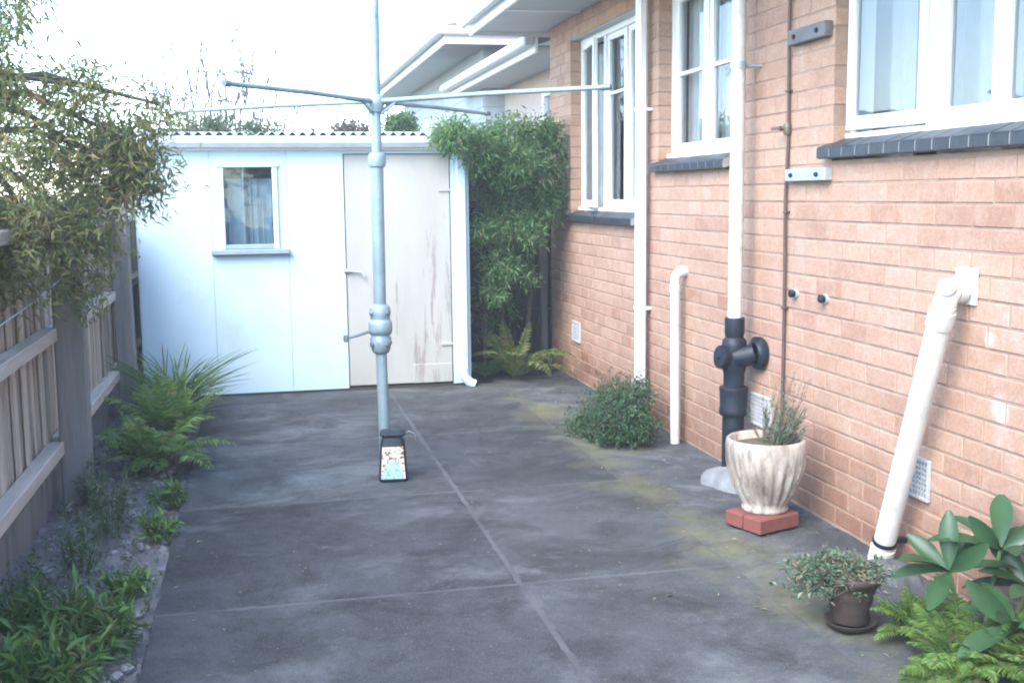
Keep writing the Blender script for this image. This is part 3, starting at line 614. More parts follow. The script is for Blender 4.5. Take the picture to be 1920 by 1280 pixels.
MB().tube([(PX-.005, PYY, .93), (PX-.001, PYY, 1.70)], .034, 20).build('outer_tube', M['hoist'], ho)
MB().lathe([(.034, 1.67), (.044, 1.675), (.047, 1.69), (.047, 1.725), (.042, 1.74), (.027, 1.75)], (PX, PYY, 0), 24).build('collar', M['hoist'], ho)
MB().tube([(PX, PYY, 1.72), (PX+.008, PYY, 2.95)], .0265, 20).build('inner_tube', M['hoist'], ho)
MB().lathe([(.027, 1.955), (.037, 1.96), (.042, 1.985), (.047, 2.0), (.047, 2.03), (.038, 2.045), (.027, 2.05)], (PX+.002, PYY, 0), 24).build('hub', M['hoist'], ho)
ca = MB().lathe([(.03, 2.93), (.034, 2.935), (.034, 2.96), (.02, 2.975), (0, 2.978)], (PX+.008, PYY, 0), 20); ca.build('top_cap', M['hoist'], ho)
for (dx, dy) in ((1.0, -.86), (-1.05, .85), (-.74, -.85), (.78, .88)):
    arm = MB().tube([(PX+dx*.03, PYY+dy*.03, 2.015), (PX+dx*.5, PYY+dy*.5, 2.021), (PX+dx, PYY+dy, 2.018)], [.014, .0125, .0115], 12).build('arm', M['hoist'] if dx*dy > 0 else M['hoist'], ho)
    MB().tube([(PX+dx*.985, PYY+dy*.985, 2.018), (PX+dx*1.02, PYY+dy*1.02, 2.018)], .015, 12).build('end_cap', M['hoist_dark'], arm)
    MB().tube([(PX+dx*.1, PYY+dy*.1, 2.005), (PX+dx*.03, PYY+dy*.03, 1.95)], .008, 8).build('brace', M['hoist'], arm)

# printed tin standing against the post
def printmat():
    m, nt, b = newmat('printed_tin'); tc = N(nt, 'TexCoord'); sp = N(nt, 'SeparateXYZ'); nt.links.new(tc.outputs['Object'], sp.inputs[0])
    n = noise(nt, 75, 2, .5, obj_space=True); base = mix(nt, (.62, .50, .40), (.10, .05, .03), ramp(nt, n, [(.56, 0.), (.60, 1.)]))
    # pale mound shape: height below a bell over x
    x2 = N(nt, 'Math', operation='POWER'); ab = N(nt, 'Math', operation='ABSOLUTE'); nt.links.new(sp.outputs[0], ab.inputs[0]); nt.links.new(ab.outputs[0], x2.inputs[0]); x2.inputs[1].default_value = 2.
    h_ = N(nt, 'Math', operation='MULTIPLY_ADD'); nt.links.new(x2.outputs[0], h_.inputs[0]); h_.inputs[1].default_value = -22.; h_.inputs[2].default_value = .118
    lt = N(nt, 'Math', operation='LESS_THAN'); nt.links.new(sp.outputs[2], lt.inputs[0]); nt.links.new(h_.outputs[0], lt.inputs[1])
    n2 = noise(nt, 60, 2, obj_space=True); blue = mix(nt, (.33, .50, .54), (.2, .34, .3), ramp(nt, n2, [(.5, 0.), (.62, 1.)]))
    nt.links.new(mix(nt, base, blue, lt.outputs[0]), b.inputs['Base Color']); b.inputs['Roughness'].default_value = .35; return m
tin = empty('printed_tin', (.668, 5.93, 0), 'tapered black tin with a pale printed picture at the foot of the clothes hoist', 'tin')
tin.rotation_euler = (0, 0, -.12)
sq = lambda th, z: 1/(abs(math.cos(th))**6+abs(math.sin(th))**6)**(1/6)
def tpart(name, prof, m): return obj(name, MB().lathe(prof, (0, 0, 0), 40, mod=sq).mesh(name), m, tin)
tpart('body', [(.0, .001), (.076, .001), (.078, .008), (.066, .205), (.056, .225), (.056, .245), (.0, .245)], M['black'])
b = MB(); V = [(-.066, -.0795, .018), (.066, -.0795, .018), (.055, -.0695, .19), (-.055, -.0695, .19)]
b.add(V + [(p_[0], p_[1]+.004, p_[2]) for p_ in V], [(0, 1, 2, 3), (4, 7, 6, 5), (0, 4, 5, 1), (1, 5, 6, 2), (2, 6, 7, 3), (3, 7, 4, 0)]); obj('picture', b.mesh('picture'), printmat(), tin)
tpart('lid', [(0, .262), (.064, .262), (.068, .256), (.068, .25), (.054, .235), (.05, .232)], M['black'])
obj('wire_handle', MB().tube([(.06, 0, .245), (.09, -.01, .262), (.12, -.02, .25), (.125, -.03, .2)], .0028, 6).mesh('wire_handle'), M['hoist_dark'], tin)
#PLANTS

# ------------------------------------------------------------------ plants
def nrm(a): return a/np.maximum(np.linalg.norm(a, axis=-1, keepdims=True), 1e-9)
LT = np.array([(0, 0, 0), (.5, .42, .10), (0, .45, 0), (-.5, .42, .10), (0, 1, -.12)]); LF = [(0, 1, 2), (0, 2, 3), (1, 4, 2), (2, 4, 3)]
def leafmesh(name, P, Dv, Up_, L, Wd, tmpl=LT, faces=LF, smooth=False):
    """one mesh of many leaves: P base points, Dv directions, Up_ normals, L lengths, Wd widths"""
    Dv = nrm(Dv); Sd = nrm(np.cross(Dv, Up_)); Nn = np.cross(Sd, Dv); n = len(P); k = len(tmpl)
    V = (P[:, None, :] + Sd[:, None, :]*(tmpl[None, :, 0, None]*Wd[:, None, None]) + Dv[:, None, :]*(tmpl[None, :, 1, None]*L[:, None, None])
         + Nn[:, None, :]*(tmpl[None, :, 2, None]*L[:, None, None])).reshape(-1, 3)
    fs = [len(f) for f in faces]; fl = np.concatenate([np.array(f) for f in faces]); nl = len(fl)
    li = (fl[None, :] + (np.arange(n)*k)[:, None]).reshape(-1)
    me = bpy.data.meshes.new(name); me.vertices.add(len(V)); me.vertices.foreach_set('co', V.astype(np.float32).ravel())
    me.loops.add(len(li)); me.loops.foreach_set('vertex_index', li.astype(np.int32))
    tot = np.tile(np.array(fs), n); me.polygons.add(len(tot)); st_ = np.concatenate([[0], np.cumsum(tot)[:-1]])
    me.polygons.foreach_set('loop_start', st_.astype(np.int32)); me.polygons.foreach_set('use_smooth', np.full(len(tot), smooth))
    me.update(calc_edges=True); me.validate(); return me
# broad, gently arched leaf
def broad(n=9, arch=.2, fold=.16, wmax=.42):
    T = []; Fc = []
    for i in range(n+1):
        t = i/n; wv = max(.03, .5*math.sin(math.pi*t**1.45)**.6) if 0 < t < 1 else (.05 if t == 0 else .1); z = -arch*t*t
        T += [(-wv, t, z+fold*wv), (0, t, z), (wv, t, z+fold*wv)]
    for i in range(n):
        a = i*3; Fc += [(a, a+1, a+4, a+3), (a+1, a+2, a+5, a+4)]
    return np.array(T), Fc
BT, BF = broad()
def rand_dirs(n, zmin=-1, zmax=1):
    z = rng.uniform(zmin, zmax, n); t = rng.uniform(0, 2*np.pi, n); r = np.sqrt(np.maximum(0, 1-z*z)); return np.stack([r*np.cos(t), r*np.sin(t), z], 1)
def twig_points(A, B, per, t0=.2, sag=.05, jit=.01):
    n = len(A); t = rng.uniform(t0, 1, (n, per)); D_ = (B-A)
    P = A[:, None, :] + D_[:, None, :]*t[..., None]; P[..., 2] -= sag*(t**2)*np.linalg.norm(D_, axis=1)[:, None]
    P += rng.normal(0, jit, P.shape); Dd = np.repeat(nrm(D_)[:, None, :], per, 1); return P.reshape(-1, 3), Dd.reshape(-1, 3)
def foliage(name, A, B, per, L, Wd, m, parent, spread=.8, droop=.2, t0=.2, sag=.05, jit=.01, tmpl=LT, faces=LF, lvar=.3, keep=None, smooth=False):
    P, Dd = twig_points(A, B, per, t0, sag, jit)
    if keep is not None: kk = keep(P); P, Dd = P[kk], Dd[kk]
    n = len(P); D_ = Dd*.7 + rand_dirs(n)*spread + np.array([0, 0, -droop]); U_ = nrm(rand_dirs(n, .0, 1)+np.array([0, 0, .8]))
    Ls = L*rng.uniform(1-lvar, 1+lvar, n)
    o = obj(name, leafmesh(name, P, D_, U_, Ls, Ls*Wd/L, tmpl, faces, smooth), m, None)
    if parent: o['kind'] = 'stuff'; o.parent = parent; o.matrix_parent_inverse = Matrix.Translation(parent.location).inverted()
    return o
def twigs(name, A, B, r, m, parent, sag=.05, n=4):
    b = MB()
    for a, c_ in zip(A, B):
        a, c_ = Vector(a), Vector(c_); l = (c_-a).length; md = (a+c_)/2 + Vector((0, 0, -sag*.25*l)); b.tube([a, md, c_-Vector((0, 0, sag*l))], [r, r*.75, r*.35], n, cap=False)
    return tag(b.build(name, m, parent), kind='stuff' if parent else None)
def blob(cs, n):
    """n random points in a union of ellipsoids cs = [(center, radii, weight)], biased to the shell"""
    w_ = np.array([c[2] for c in cs], float); idx = rng.choice(len(cs), n, p=w_/w_.sum()); ce = np.array([c[0] for c in cs], float)[idx]; ra = np.array([c[1] for c in cs], float)[idx]
    return ce + rand_dirs(n)*ra*(rng.uniform(.25, 1, n)**.5)[:, None]
M['bark'] = mat('grey_bark', (.13, .105, .085), (.07, .06, .05), 20, .9, .6, 60)
M['twig'] = mat('brown_twig', (.12, .09, .06), (.08, .06, .045), 20, .9, .3)
M['stemgreen'] = mat('green_stem', (.09, .14, .05), (.06, .1, .04), 20, .6, .2)

# --- overhanging bottlebrush tree on the left
tree = empty('bottlebrush_tree', (-1.75, 5.2, 0), 'olive leaved bottlebrush tree leaning over the left fence', 'tree')
MB().tube([(-1.75, 5.2, -.1), (-1.72, 5.2, .7), (-1.62, 5.25, 1.3), (-1.5, 5.3, 1.8)], [.09, .075, .06, .045], 12).build('trunk', M['bark'], tree)
cs = [((-1.05, 5.2, 1.75), (.38, .6, .36), 2.6), ((-.76, 5.5, 1.74), (.30, .45, .24), 1.8), ((-.93, 5.1, 1.36), (.2, .38, .27), 1.1), ((-.74, 5.35, 1.40), (.18, .3, .24), .9), ((-.55, 5.5, 1.78), (.22, .3, .13), 1.), ((-.56, 5.45, 1.6), (.15, .25, .12), .4),
      ((-1.15, 5.3, 2.1), (.34, .5, .24), 1.6), ((-1.02, 5.35, 2.42), (.28, .45, .26), .9), ((-.74, 5.45, 2.02), (.26, .4, .18), .6), ((-.45, 5.5, 1.66), (.12, .2, .1), .16), ((-.42, 5.5, 1.95), (.12, .3, .1), .08), ((-.79, 5.4, 1.12), (.06, .12, .14), .22), ((-1.2, 5.0, 1.3), (.15, .3, .2), .5), ((-1.08, 5.0, 1.2), (.1, .2, .12), .25)]
root_ = np.array([(-1.5, 5.3, 1.8), (-1.45, 5.2, 1.6), (-1.4, 5.4, 2.0), (-1.35, 5.1, 1.9)])
lb = MB(); hubs = []
for c in cs:
    r_ = Vector(root_[random.randrange(4)]); e_ = Vector(c[0]); md = (r_+e_)/2 + Vector((0, 0, .1)); lb.tube([r_, md, e_], [.022, .015, .007], 7, cap=False); hubs.append(c[0])
lb.build('limb', M['bark'], tree)
E_ = blob(cs, 900); hb = np.array(hubs); di = np.linalg.norm(E_[:, None]-hb[None], axis=2).argmin(1); A_ = hb[di]*.65 + E_*.35 + rng.normal(0, .05, E_.shape)
E_[:, 2] -= .04
M['bleaf'] = leafmat('bottlebrush_leaf', (.17, .22, .08), (.28, .31, .13), (.42, .35, .17), .58, .5)
twigs('twig', A_[:300], E_[:300], .003, M['twig'], tree, .1)
foliage('crown', A_, E_, 17, .047, .011, M['bleaf'], tree, .9, .12, .05, .1, .045, lvar=.55)
M['red'] = mat('bottlebrush_red', (.45, .07, .03), (.55, .16, .08), 40, .6, 0)
for (px, py, pz) in ((-.93, 5.2, 1.98), (-1.02, 5.1, 1.78), (-1.08, 5.15, 1.9), (-.78, 5.5, 1.95)):
    n = 150; t = rng.uniform(0, 1, n); ax = nrm(np.array([[.5, .1, -.4]])); P = np.array([px, py, pz]) + ax*t[:, None]*.075; D_ = rand_dirs(n); D_ = D_ - ax*(D_@ax[0])[:, None]
    o = obj('flower', leafmesh('flower', P, D_+ax*.2, rand_dirs(n), np.full(n, .022), np.full(n, .0025)), M['red'], tree); o.matrix_parent_inverse = Matrix.Translation(tree.location).inverted()

# --- shrub climbing between the shed and the house
sh = empty('leafy_shrub', (2.1, 9.45, 0), 'tall bright green shrub filling the gap between shed and house', 'shrub')
cs = [((1.95, 9.15, 1.88), (.42, .3, .26), 3.), ((2.28, 9.1, 1.75), (.30, .28, .30), 2.6), ((1.60, 8.98, 1.95), (.30, .2, .2), 1.4), ((1.47, 8.58, 1.96), (.17, .1, .13), 1.), ((1.7, 8.7, 1.85), (.2, .12, .2), 1.), ((2.0, 8.85, 1.75), (.3, .15, .25), 1.3), ((2.35, 9.1, 2.0), (.2, .22, .16), .5), ((2.0, 9.15, 1.55), (.26, .28, .26), 2.), ((2.33, 9.1, 1.42), (.2, .26, .22), 1.4), ((1.92, 9.0, 1.24), (.24, .24, .18), 1.3), ((2.15, 8.95, 1.22), (.22, .2, .16), .7), ((1.93, 8.95, .95), (.2, .18, .13), .6), ((2.12, 9.0, .85), (.18, .18, .1), .25), ((1.85, 8.95, .7), (.14, .14, .09), .2),
      ((1.72, 8.95, 1.2), (.16, .12, .05), .25), ((1.95, 9.2, .85), (.18, .24, .14), .7), ((2.1, 9.2, .98), (.14, .2, .1), .3), ((2.2, 9.1, 2.08), (.3, .2, .1), .5), ((2.0, 9.5, .5), (.3, .2, .25), .5)]
for (a, c_) in (((2.05, 9.5, -.05), (1.95, 9.3, 1.8)), ((2.25, 9.55, -.05), (2.3, 9.3, 1.75)), ((1.9, 9.5, -.05), (1.8, 9.2, 1.5))):
    MB().tube([a, ((a[0]+c_[0])/2+.04, 9.45, .8), c_], [.025, .018, .008], 8).build('stem', M['bark'], sh)
E_ = blob(cs, 1500); hb = np.array([c[0] for c in cs]); di = np.linalg.norm(E_[:, None]-hb[None], axis=2).argmin(1); A_ = hb[di]*.6 + E_*.4 + rng.normal(0, .04, E_.shape)
M['sleaf'] = leafmat('shrub_leaf', (.07, .18, .06), (.15, .30, .11), (.26, .40, .17), .45, .5)
twigs('twig', A_[:350], E_[:350], .003, M['twig'], sh, .06)
foliage('crown', A_, E_, 17, .052, .012, M['sleaf'], sh, .8, .05, .1, .06, .03, lvar=.5, keep=lambda P: (P[:, 0] < 2.5) & ((P[:, 1] < 8.66) | (P[:, 0] > 1.66) | (P[:, 2] > 2.03)))

# --- ferns
def fern(name, base, n, L, label, m, lean=(0, 0), spread=1., up=.9, pin=.05, az=None, group=None, pairs=24, droop=.55, wr=.3):
    root = empty(name, base, label, 'fern', group); P = []; D_ = []; U_ = []; Ls = []; rc = MB()
    for i in range(n):
        a = (az[0] + (az[1]-az[0])*(i+rng.uniform(.2, .8))/n) if az else 2*math.pi*i/n + rng.uniform(-.35, .35)
        l = L*rng.uniform(.65, 1.12); hz = np.array([math.cos(a), math.sin(a), 0])*spread*rng.uniform(.45, 1.1) + np.array([lean[0], lean[1], 0]); u = up*rng.uniform(.75, 1.15)
        pts = []
        for k_ in range(pairs+1):
            t = k_/pairs; pts.append(np.array([rng.uniform(-.02, .02)*0, 0, 0]) + l*(hz*t*(1-.1*t) + np.array([0, 0, 1])*(u*t - droop*t*t*np.linalg.norm(hz)*1.1)))
        pts = np.array(pts); off = rng.normal(0, .02, 3)*np.array([1, 1, 0]); pts += off
        rc.tube([tuple(p_) for p_ in pts[::4]], [.0028-.0018*q_/len(pts[::4]) for q_ in range(len(pts[::4]))], 4, cap=False)
        for k_ in range(2, pairs+1):
            t = k_/pairs; tg = nrm(pts[k_]-pts[k_-1]); sd = np.cross(tg, [0, 0, 1.]); nn_ = np.linalg.norm(sd)
            sd = sd/nn_ if nn_ > .05 else np.array([1., 0, 0]); nv = np.cross(sd, tg)
            wdt = pin*1.25*(math.sin(math.pi*(.12+.86*t)))**.7*l/L
            for q in (-1, 1): P.append(pts[k_]); D_.append(sd*q + tg*.45 + np.array([0, 0, -.12]) + rng.normal(0, .1, 3)); U_.append(nv + rng.normal(0, .15, 3)); Ls.append(max(wdt, .006)*rng.uniform(.85, 1.15))
    rc_o = obj('stalk', rc.mesh('stalk'), M['stemgreen'], root)
    Ls = np.array(Ls); obj('frond', leafmesh('frond', np.array(P), np.array(D_), np.array(U_), Ls, np.maximum(Ls*wr, .009*wr/.3)), m, root); return root
M['fern'] = leafmat('fern_leaf', (.10, .19, .04), (.18, .30, .065), (.29, .37, .10), .35, .4)
M['fernd'] = leafmat('fern_leaf_dark', (.05, .12, .045), (.09, .2, .07), (.14, .26, .09), .3, .4)
M['ferny'] = leafmat('fern_leaf_yellow', (.12, .19, .05), (.2, .26, .07), (.3, .28, .09), .4, .4)
ST, SF = broad(10, .55, .02); ST[:, 0] = np.sign(ST[:, 0])*.5*np.sin(np.pi*np.clip(ST[:, 1]*.9+.1, 0, 1))**.6
M['strapg'] = leafmat('strap_leaf', (.10, .2, .06), (.17, .30, .09), (.27, .38, .13), .4, .5, .2)
def strap(name, base, n, L, Wd, label, m, lean=(0, 0)):
    root = empty(name, base, label, 'plant'); a = rng.uniform(0, 2*np.pi, n); e_ = rng.uniform(.9, 2.6, n)
    D_ = np.stack([np.cos(a)*.75+lean[0], np.sin(a)*.75+lean[1], e_], 1); P = rng.normal(0, .05, (n, 3))*np.array([1, 1.3, 0]); U_ = np.stack([-np.cos(a)*e_, -np.sin(a)*e_, np.ones(n)*.8], 1)
    Ls = L*rng.uniform(.55, 1.1, n); o = obj('leaves', leafmesh('leaves', P, D_, U_, Ls, Wd*rng.uniform(.7, 1.2, n), ST, SF, True), m, root); o['kind'] = 'stuff'
    obj('crown_base', MB().lathe([(.06, -.03), (.05, .03), (.0, .06)], n=10).mesh('crown_base'), M['stemgreen'], root); return root
strap('strappy_plant', (-.63, 8.2, -.02), 150, .60, .013, 'dark green strap leaved plant against the foot of the shed', M['strapg'], (.12, -.05))
strap('strappy_plant', (-.60, 7.72, -.02), 110, .42, .012, 'bright green strap leaved plant between the shed foot and the ferns', M['fern'], (.1, -.1))
fern('fern', (-.60, 7.35, -.02), 38, .58, 'farther of the two sword ferns beside the path, below the far post', M['fern'], (.05, -.05), .85, .95, .065)
fern('fern', (-.64, 6.6, -.02), 40, .52, 'bright green sword fern nearest the camera, beside the near post', M['fern'], (.1, -.08), .95, .8, .075)
fern('fern', (2.06, 9.05, -.02), 18, .8, 'arching yellow green fern below the tall shrub by the house corner', M['ferny'], (.12, -.15), .85, .95, .085, droop=.75)
fern('fern', (1.86, 9.15, -.02), 14, .45, 'small dark fern in the shade behind the shed corner', M['fernd'], (0, -.1), .8, .8, .06)

# --- low bush at the wall
bu = empty('low_bush', (2.15, 6.62, 0), 'low rounded dark green bush growing at the foot of the brick wall', 'bush')
cs = [((2.15, 6.62, .14), (.27, .42, .19), 3.), ((2.28, 6.75, .24), (.2, .32, .17), 2.), ((2.03, 6.5, .09), (.15, .28, .1), 1.), ((2.2, 6.35, .12), (.18, .2, .12), .9), ((1.95, 6.75, .05), (.14, .25, .06), .4)]
E_ = blob(cs, 800); sx_ = rng.random(800) < .12; E_[sx_] += rng.normal(0, 1, (int(sx_.sum()), 3))*np.array([.07, .09, .06]); E_[:, 2] = np.maximum(E_[:, 2], .015); E_[:, 0] = np.minimum(E_[:, 0], 2.5); A_ = np.array([2.18, 6.65, .03]) + (E_-np.array([2.18, 6.65, .03]))*.5 + rng.normal(0, .03, E_.shape)
twigs('twig', A_[:200], E_[:200], .0025, M['twig'], bu)
M['buleaf'] = leafmat('bush_leaf', (.03, .075, .035), (.055, .13, .06), (.10, .19, .08), .25, .45)
foliage('foliage', A_, E_, 18, .028, .009, M['buleaf'], bu, .9, 0, .3, .02, .012)
MB().tube([(2.18, 6.65, -.03), (2.18, 6.65, .08)], .02, 8).build('stem', M['bark'], bu)

# ------------------------------------------------------------------ fluted planter with lavender on three red bricks
M['redbrick'] = mat('loose_red_brick', (.20, .065, .05), (.14, .045, .035), 25, .85, .5, 80)
c0 = Vector((2.215, 4.635, 0)); an = math.atan2(.10, .29)
for i, lb_ in enumerate(('front red brick of the pair under the fluted planter', 'rear red brick of the pair under the fluted planter')):
    o = tag(MB().cbox(-.125, .125, -.055, .055, 0, .068, .006).build('loose_brick', M['redbrick']), lb_, 'brick', 'bricks under the fluted planter')
    off = (i-.5)*.115; o.location = (c0.x - math.sin(an)*off, c0.y + math.cos(an)*off, -.002); o.rotation_euler = (0, 0, an+random.uniform(-.03, .03))
def potmat():
    m, nt, b = newmat('weathered_cast_planter'); n = noise(nt, 6, 6, .7, (1, 1, .35)); col = ramp(nt, n, [(.3, (.15, .12, .09)), (.46, (.33, .28, .23)), (.66, (.5, .46, .4))])
    n2 = noise(nt, 22, 5, .7, (1, 1, .2)); col = mix(nt, col, (.13, .10, .07), ramp(nt, n2, [(.48, 0.), (.66, .85)]))
    nt.links.new(col, b.inputs['Base Color']); b.inputs['Roughness'].default_value = .85; bump(nt, b, noise(nt, 60, 5, .7), .4, .006); return m
pl = empty('fluted_planter', (2.235, 4.65, .066), 'round cream fluted planter standing on red bricks by the black pipe', 'planter')
fl = lambda th, z: 1 + (.04 if .03 < z < .28 else .0)*math.sin(20*th + z*6 + .6*math.sin(3*th))*min(1, (z-.03)/.04 if z > .03 else 0)*min(1, max(0, (.28-z)/.08))
prof = [(0, 0), (.098, 0), (.106, .008), (.106, .02), (.1, .03)] + [(.098+.086*math.sin(t/12*1.5)**.9, .03+.27*t/12) for t in range(1, 13)] + [(.181, .315), (.179, .333), (.170, .34), (.158, .334), (.155, .30), (0, .295)]
obj('pot', MB().lathe(prof, (0, 0, 0), 144, mod=fl).mesh('pot'), potmat(), pl)
M['potsoil'] = mat('potting_soil', (.11, .09, .055), (.06, .05, .03), 30, .95, .8, 80, dirt=(.12, .13, .05), dirt_scale=15)
b = MB().lathe([(.154, .302), (.12, .312), (.06, .318), (0, .32)], (0, 0, 0), 24); obj('soil', b.mesh('soil'), M['potsoil'], pl)
lv = empty('lavender_plant', (2.28, 4.63, .375), 'sparse grey green lavender growing in the fluted planter', 'plant')
n = 60; A_ = np.array([2.285, 4.63, .375]) + np.stack([rng.uniform(-.07, .08, n), rng.uniform(-.06, .06, n), np.zeros(n)], 1)
E_ = A_ + np.stack([rng.normal(.035, .05, n), rng.normal(0, .05, n), rng.uniform(.06, .22, n)], 1); E_[:14] = A_[:14] + np.stack([rng.normal(.08, .04, 14), rng.normal(0, .04, 14), rng.uniform(.2, .34, 14)], 1)
M['lav'] = leafmat('lavender_leaf', (.12, .17, .10), (.2, .25, .17), (.28, .3, .24), .25, .6)
twigs('stem', A_, E_, .002, M['twig'], lv, .02); foliage('leaves', A_[14:], E_[14:], 30, .026, .005, M['lav'], lv, .6, -.2, .0, .02, .005)
foliage('flower_spike', A_[:14], E_[:14], 14, .014, .005, M['lav'], lv, .6, -.2, .6, .02, .003)

# ------------------------------------------------------------------ brown pot with trailing succulents
def brownpot():
    m, nt, b = newmat('brown_glazed_pot'); n = noise(nt, 7, 5, .7, (1, 1, 3)); col = ramp(nt, n, [(.3, (.03, .02, .016)), (.58, (.055, .04, .032)), (.8, (.13, .1, .08))])
    nt.links.new(col, b.inputs['Base Color']); b.inputs['Roughness'].default_value = .6; bump(nt, b, noise(nt, 30, 4, .6, (1, 1, 3)), .3, .005); return m
M['brownpot'] = brownpot()
bp = empty('brown_pot', (1.985, 3.44, 0), 'dark brown pot on a saucer in front of the slanted pipe', 'pot')
obj('pot', MB().lathe([(0, .018), (.062, .018), (.066, .025), (.072, .08), (.086, .135), (.098, .165), (.106, .168), (.108, .19), (.104, .196), (.096, .19), (.092, .165), (0, .16)], n=40).mesh('pot'), M['brownpot'], bp)
obj('saucer', MB().lathe([(0, .002), (.078, .002), (.09, .02), (.093, .024), (.086, .022), (.076, .01), (0, .01)], n=40).mesh('saucer'), M['brownpot'], bp)
obj('soil', MB().lathe([(.094, .172), (.05, .18), (0, .182)], n=20).mesh('soil'), M['potsoil'], bp)
su = empty('trailing_succulent', (1.98, 3.45, .17), 'trailing grey green succulent spilling over the brown pot', 'plant')
n = 240; A_ = np.array([1.985, 3.45, .185]) + rng.normal(0, 1, (n, 3))*np.array([.04, .04, .006]); a_ = rng.uniform(0, 2*np.pi, n); r_ = rng.uniform(.04, .17, n)
E_ = np.array([1.965, 3.49, .23]) + np.stack([r_*np.cos(a_)*1.15, r_*np.sin(a_), rng.uniform(-.02, .06, n) - r_*.45], 1)
E_[:70] = np.array([1.87, 3.50, .165]) + rng.normal(0, 1, (70, 3))*np.array([.055, .07, .035])
M['succ'] = leafmat('succulent_leaf', (.05, .12, .075), (.10, .19, .11), (.2, .22, .14), .2, .4); M['succd'] = leafmat('dry_stem_leaf', (.12, .1, .065), (.2, .17, .11), (.16, .2, .11), .2, .7)
twigs('stem', A_, E_, .003, M['twig'], su, .1); foliage('leaves', A_[:160], E_[:160], 13, .024, .011, M['succ'], su, .8, -.25, .55, .1, .01); foliage('dry_leaves', A_[110:], E_[110:], 12, .02, .007, M['succd'], su, .8, .2, .2, .1, .012)

# ------------------------------------------------------------------ broad-leaved plant and feathery plants at the lower right
br = empty('broad_leaf_plant', (2.28, 3.16, 0), 'broad glossy dark green leaved plant at the lower right corner', 'plant')
M['broad'] = leafmat('glossy_broad_leaf', (.02, .06, .022), (.035, .085, .035), (.055, .12, .055), .1, .36, .35)
tips = [((2.28, 3.18, -.03), (2.21, 3.2, .255)), ((2.32, 3.16, -.03), (2.37, 3.16, .33)), ((2.34, 3.1, -.03), (2.43, 3.08, .22)), ((2.3, 3.1, -.03), (2.28, 2.95, .15))]
for a, c_ in tips: MB().tube([a, ((a[0]+c_[0])/2, (a[1]+c_[1])/2+.01, c_[2]*.5), c_], [.011, .009, .007], 8).build('stem', M['stemgreen'], br)
LV = [(0, (-.95, -.1, .2), .19), (0, (-.6, -.5, -.2), .17), (0, (.0, .1, 1.), .18)]
for k_ in range(4):
    for j in range(9 if k_ else 6):
        t = 2.4*j + k_; e_ = .95-.12*j; LV.append((k_, (math.cos(t), math.sin(t)*.9, e_ + random.uniform(-.1, .1)), random.uniform(.15, .21)))
for (k_, dd, ll) in LV:
    P = np.array([tips[k_][1]]); D_ = np.array([dd], float); U_ = np.array([[.1, -.25, 1.]]) if abs(dd[2]) < .7 else np.array([[-.6, -.8, .2]])
    o = obj('leaf', leafmesh('leaf', P, D_, U_+rng.normal(0, .1, (1, 3)), np.array([ll*1.12]), np.array([ll*.36]), BT, BF, True), M['broad'], br); o.matrix_parent_inverse = Matrix.Translation(br.location).inverted()
M['feather'] = leafmat('feathery_leaf', (.10, .20, .035), (.16, .29, .06), (.24, .36, .10), .4, .5)
def feathery(base, n, L, label, up=.7):
    root = empty('feathery_plant', base, label, 'plant', 'feathery plants in the lower right corner'); b0 = np.array(base)
    bpy.data.objects.remove(root)
    root = fern('feathery_plant', base, n, L, label, M['feather'], (-.05, -.1), .85, up*1.25, .04, group='feathery plants in the lower right corner', pairs=46, droop=.6, wr=.15); root['category'] = 'plant'; return root
feathery((2.14, 3.02, -.01), 46, .30, 'feathery bright green plant in front of the broad leaved plant'); feathery((2.28, 2.95, -.01), 44, .28, 'feathery bright green plant in the very corner of the picture', .8); feathery((2.17, 3.26, -.01), 34, .26, 'feathery green plant right beside the brown pot', .8)
feathery((2.05, 2.93, -.01), 34, .2, 'feathery green plant at the bottom edge spreading onto the concrete', .6)

# ------------------------------------------------------------------ left bed planting
M['weed'] = leafmat('weed_leaf', (.08, .13, .07), (.14, .2, .11), (.2, .25, .16), .3, .55); M['lush'] = leafmat('lush_leaf', (.07, .16, .04), (.13, .25, .06), (.22, .33, .11), .3, .4)
def herb(name, base, n, h, r, L, Wd, label, m, group, cat='plant', per=7, droop=.15, tm=(LT, LF), t0=.2):
    root = empty(name, base, label, cat, group); b0 = np.array(base, float); a = rng.uniform(0, 2*np.pi, n); rr = r*np.sqrt(rng.uniform(0, 1, n))
    A_ = b0 + np.stack([rr*np.cos(a)*.45, rr*np.sin(a)*.45, np.zeros(n)], 1); E_ = b0 + np.stack([rr*np.cos(a), rr*np.sin(a), h*rng.uniform(.45, 1.05, n)*(1-.3*rr/r)], 1)
    twigs('stem', A_, E_, .0022, M['stemgreen'], root, .05); foliage('leaves', A_, E_, per, L, Wd, m, root, .85, droop, t0, .05, .008, tm[0], tm[1], smooth=tm is not BTM); return root
BTM = (BT, BF)
herb('leafy_plant', (-.80, 4.0, -.02), 60, .24, .17, .085, .017, 'lush green strap leaved plant at the lower left, against the fence', M['lush'], 'lush plants at the lower left')
herb('leafy_plant', (-.60, 3.85, -.02), 60, .22, .16, .08, .016, 'lush green strap leaved plant at the lower left, beside the path edge', M['lush'], 'lush plants at the lower left')
herb('leafy_plant', (-.74, 3.62, -.02), 64, .2, .2, .085, .018, 'lush green strap leaved plant in the very bottom left corner', M['lush'], 'lush plants at the lower left')
herb('leafy_plant', (-.55, 4.45, -.02), 22, .14, .10, .06, .018, 'small green weed hugging the path edge above the lush plants', M['lush'], 'weeds along the path edge')
herb('leafy_plant', (-.49, 5.15, -.02), 26, .17, .09, .06, .013, 'green weed clump hugging the path edge midway along the bed', M['lush'], 'weeds along the path edge')
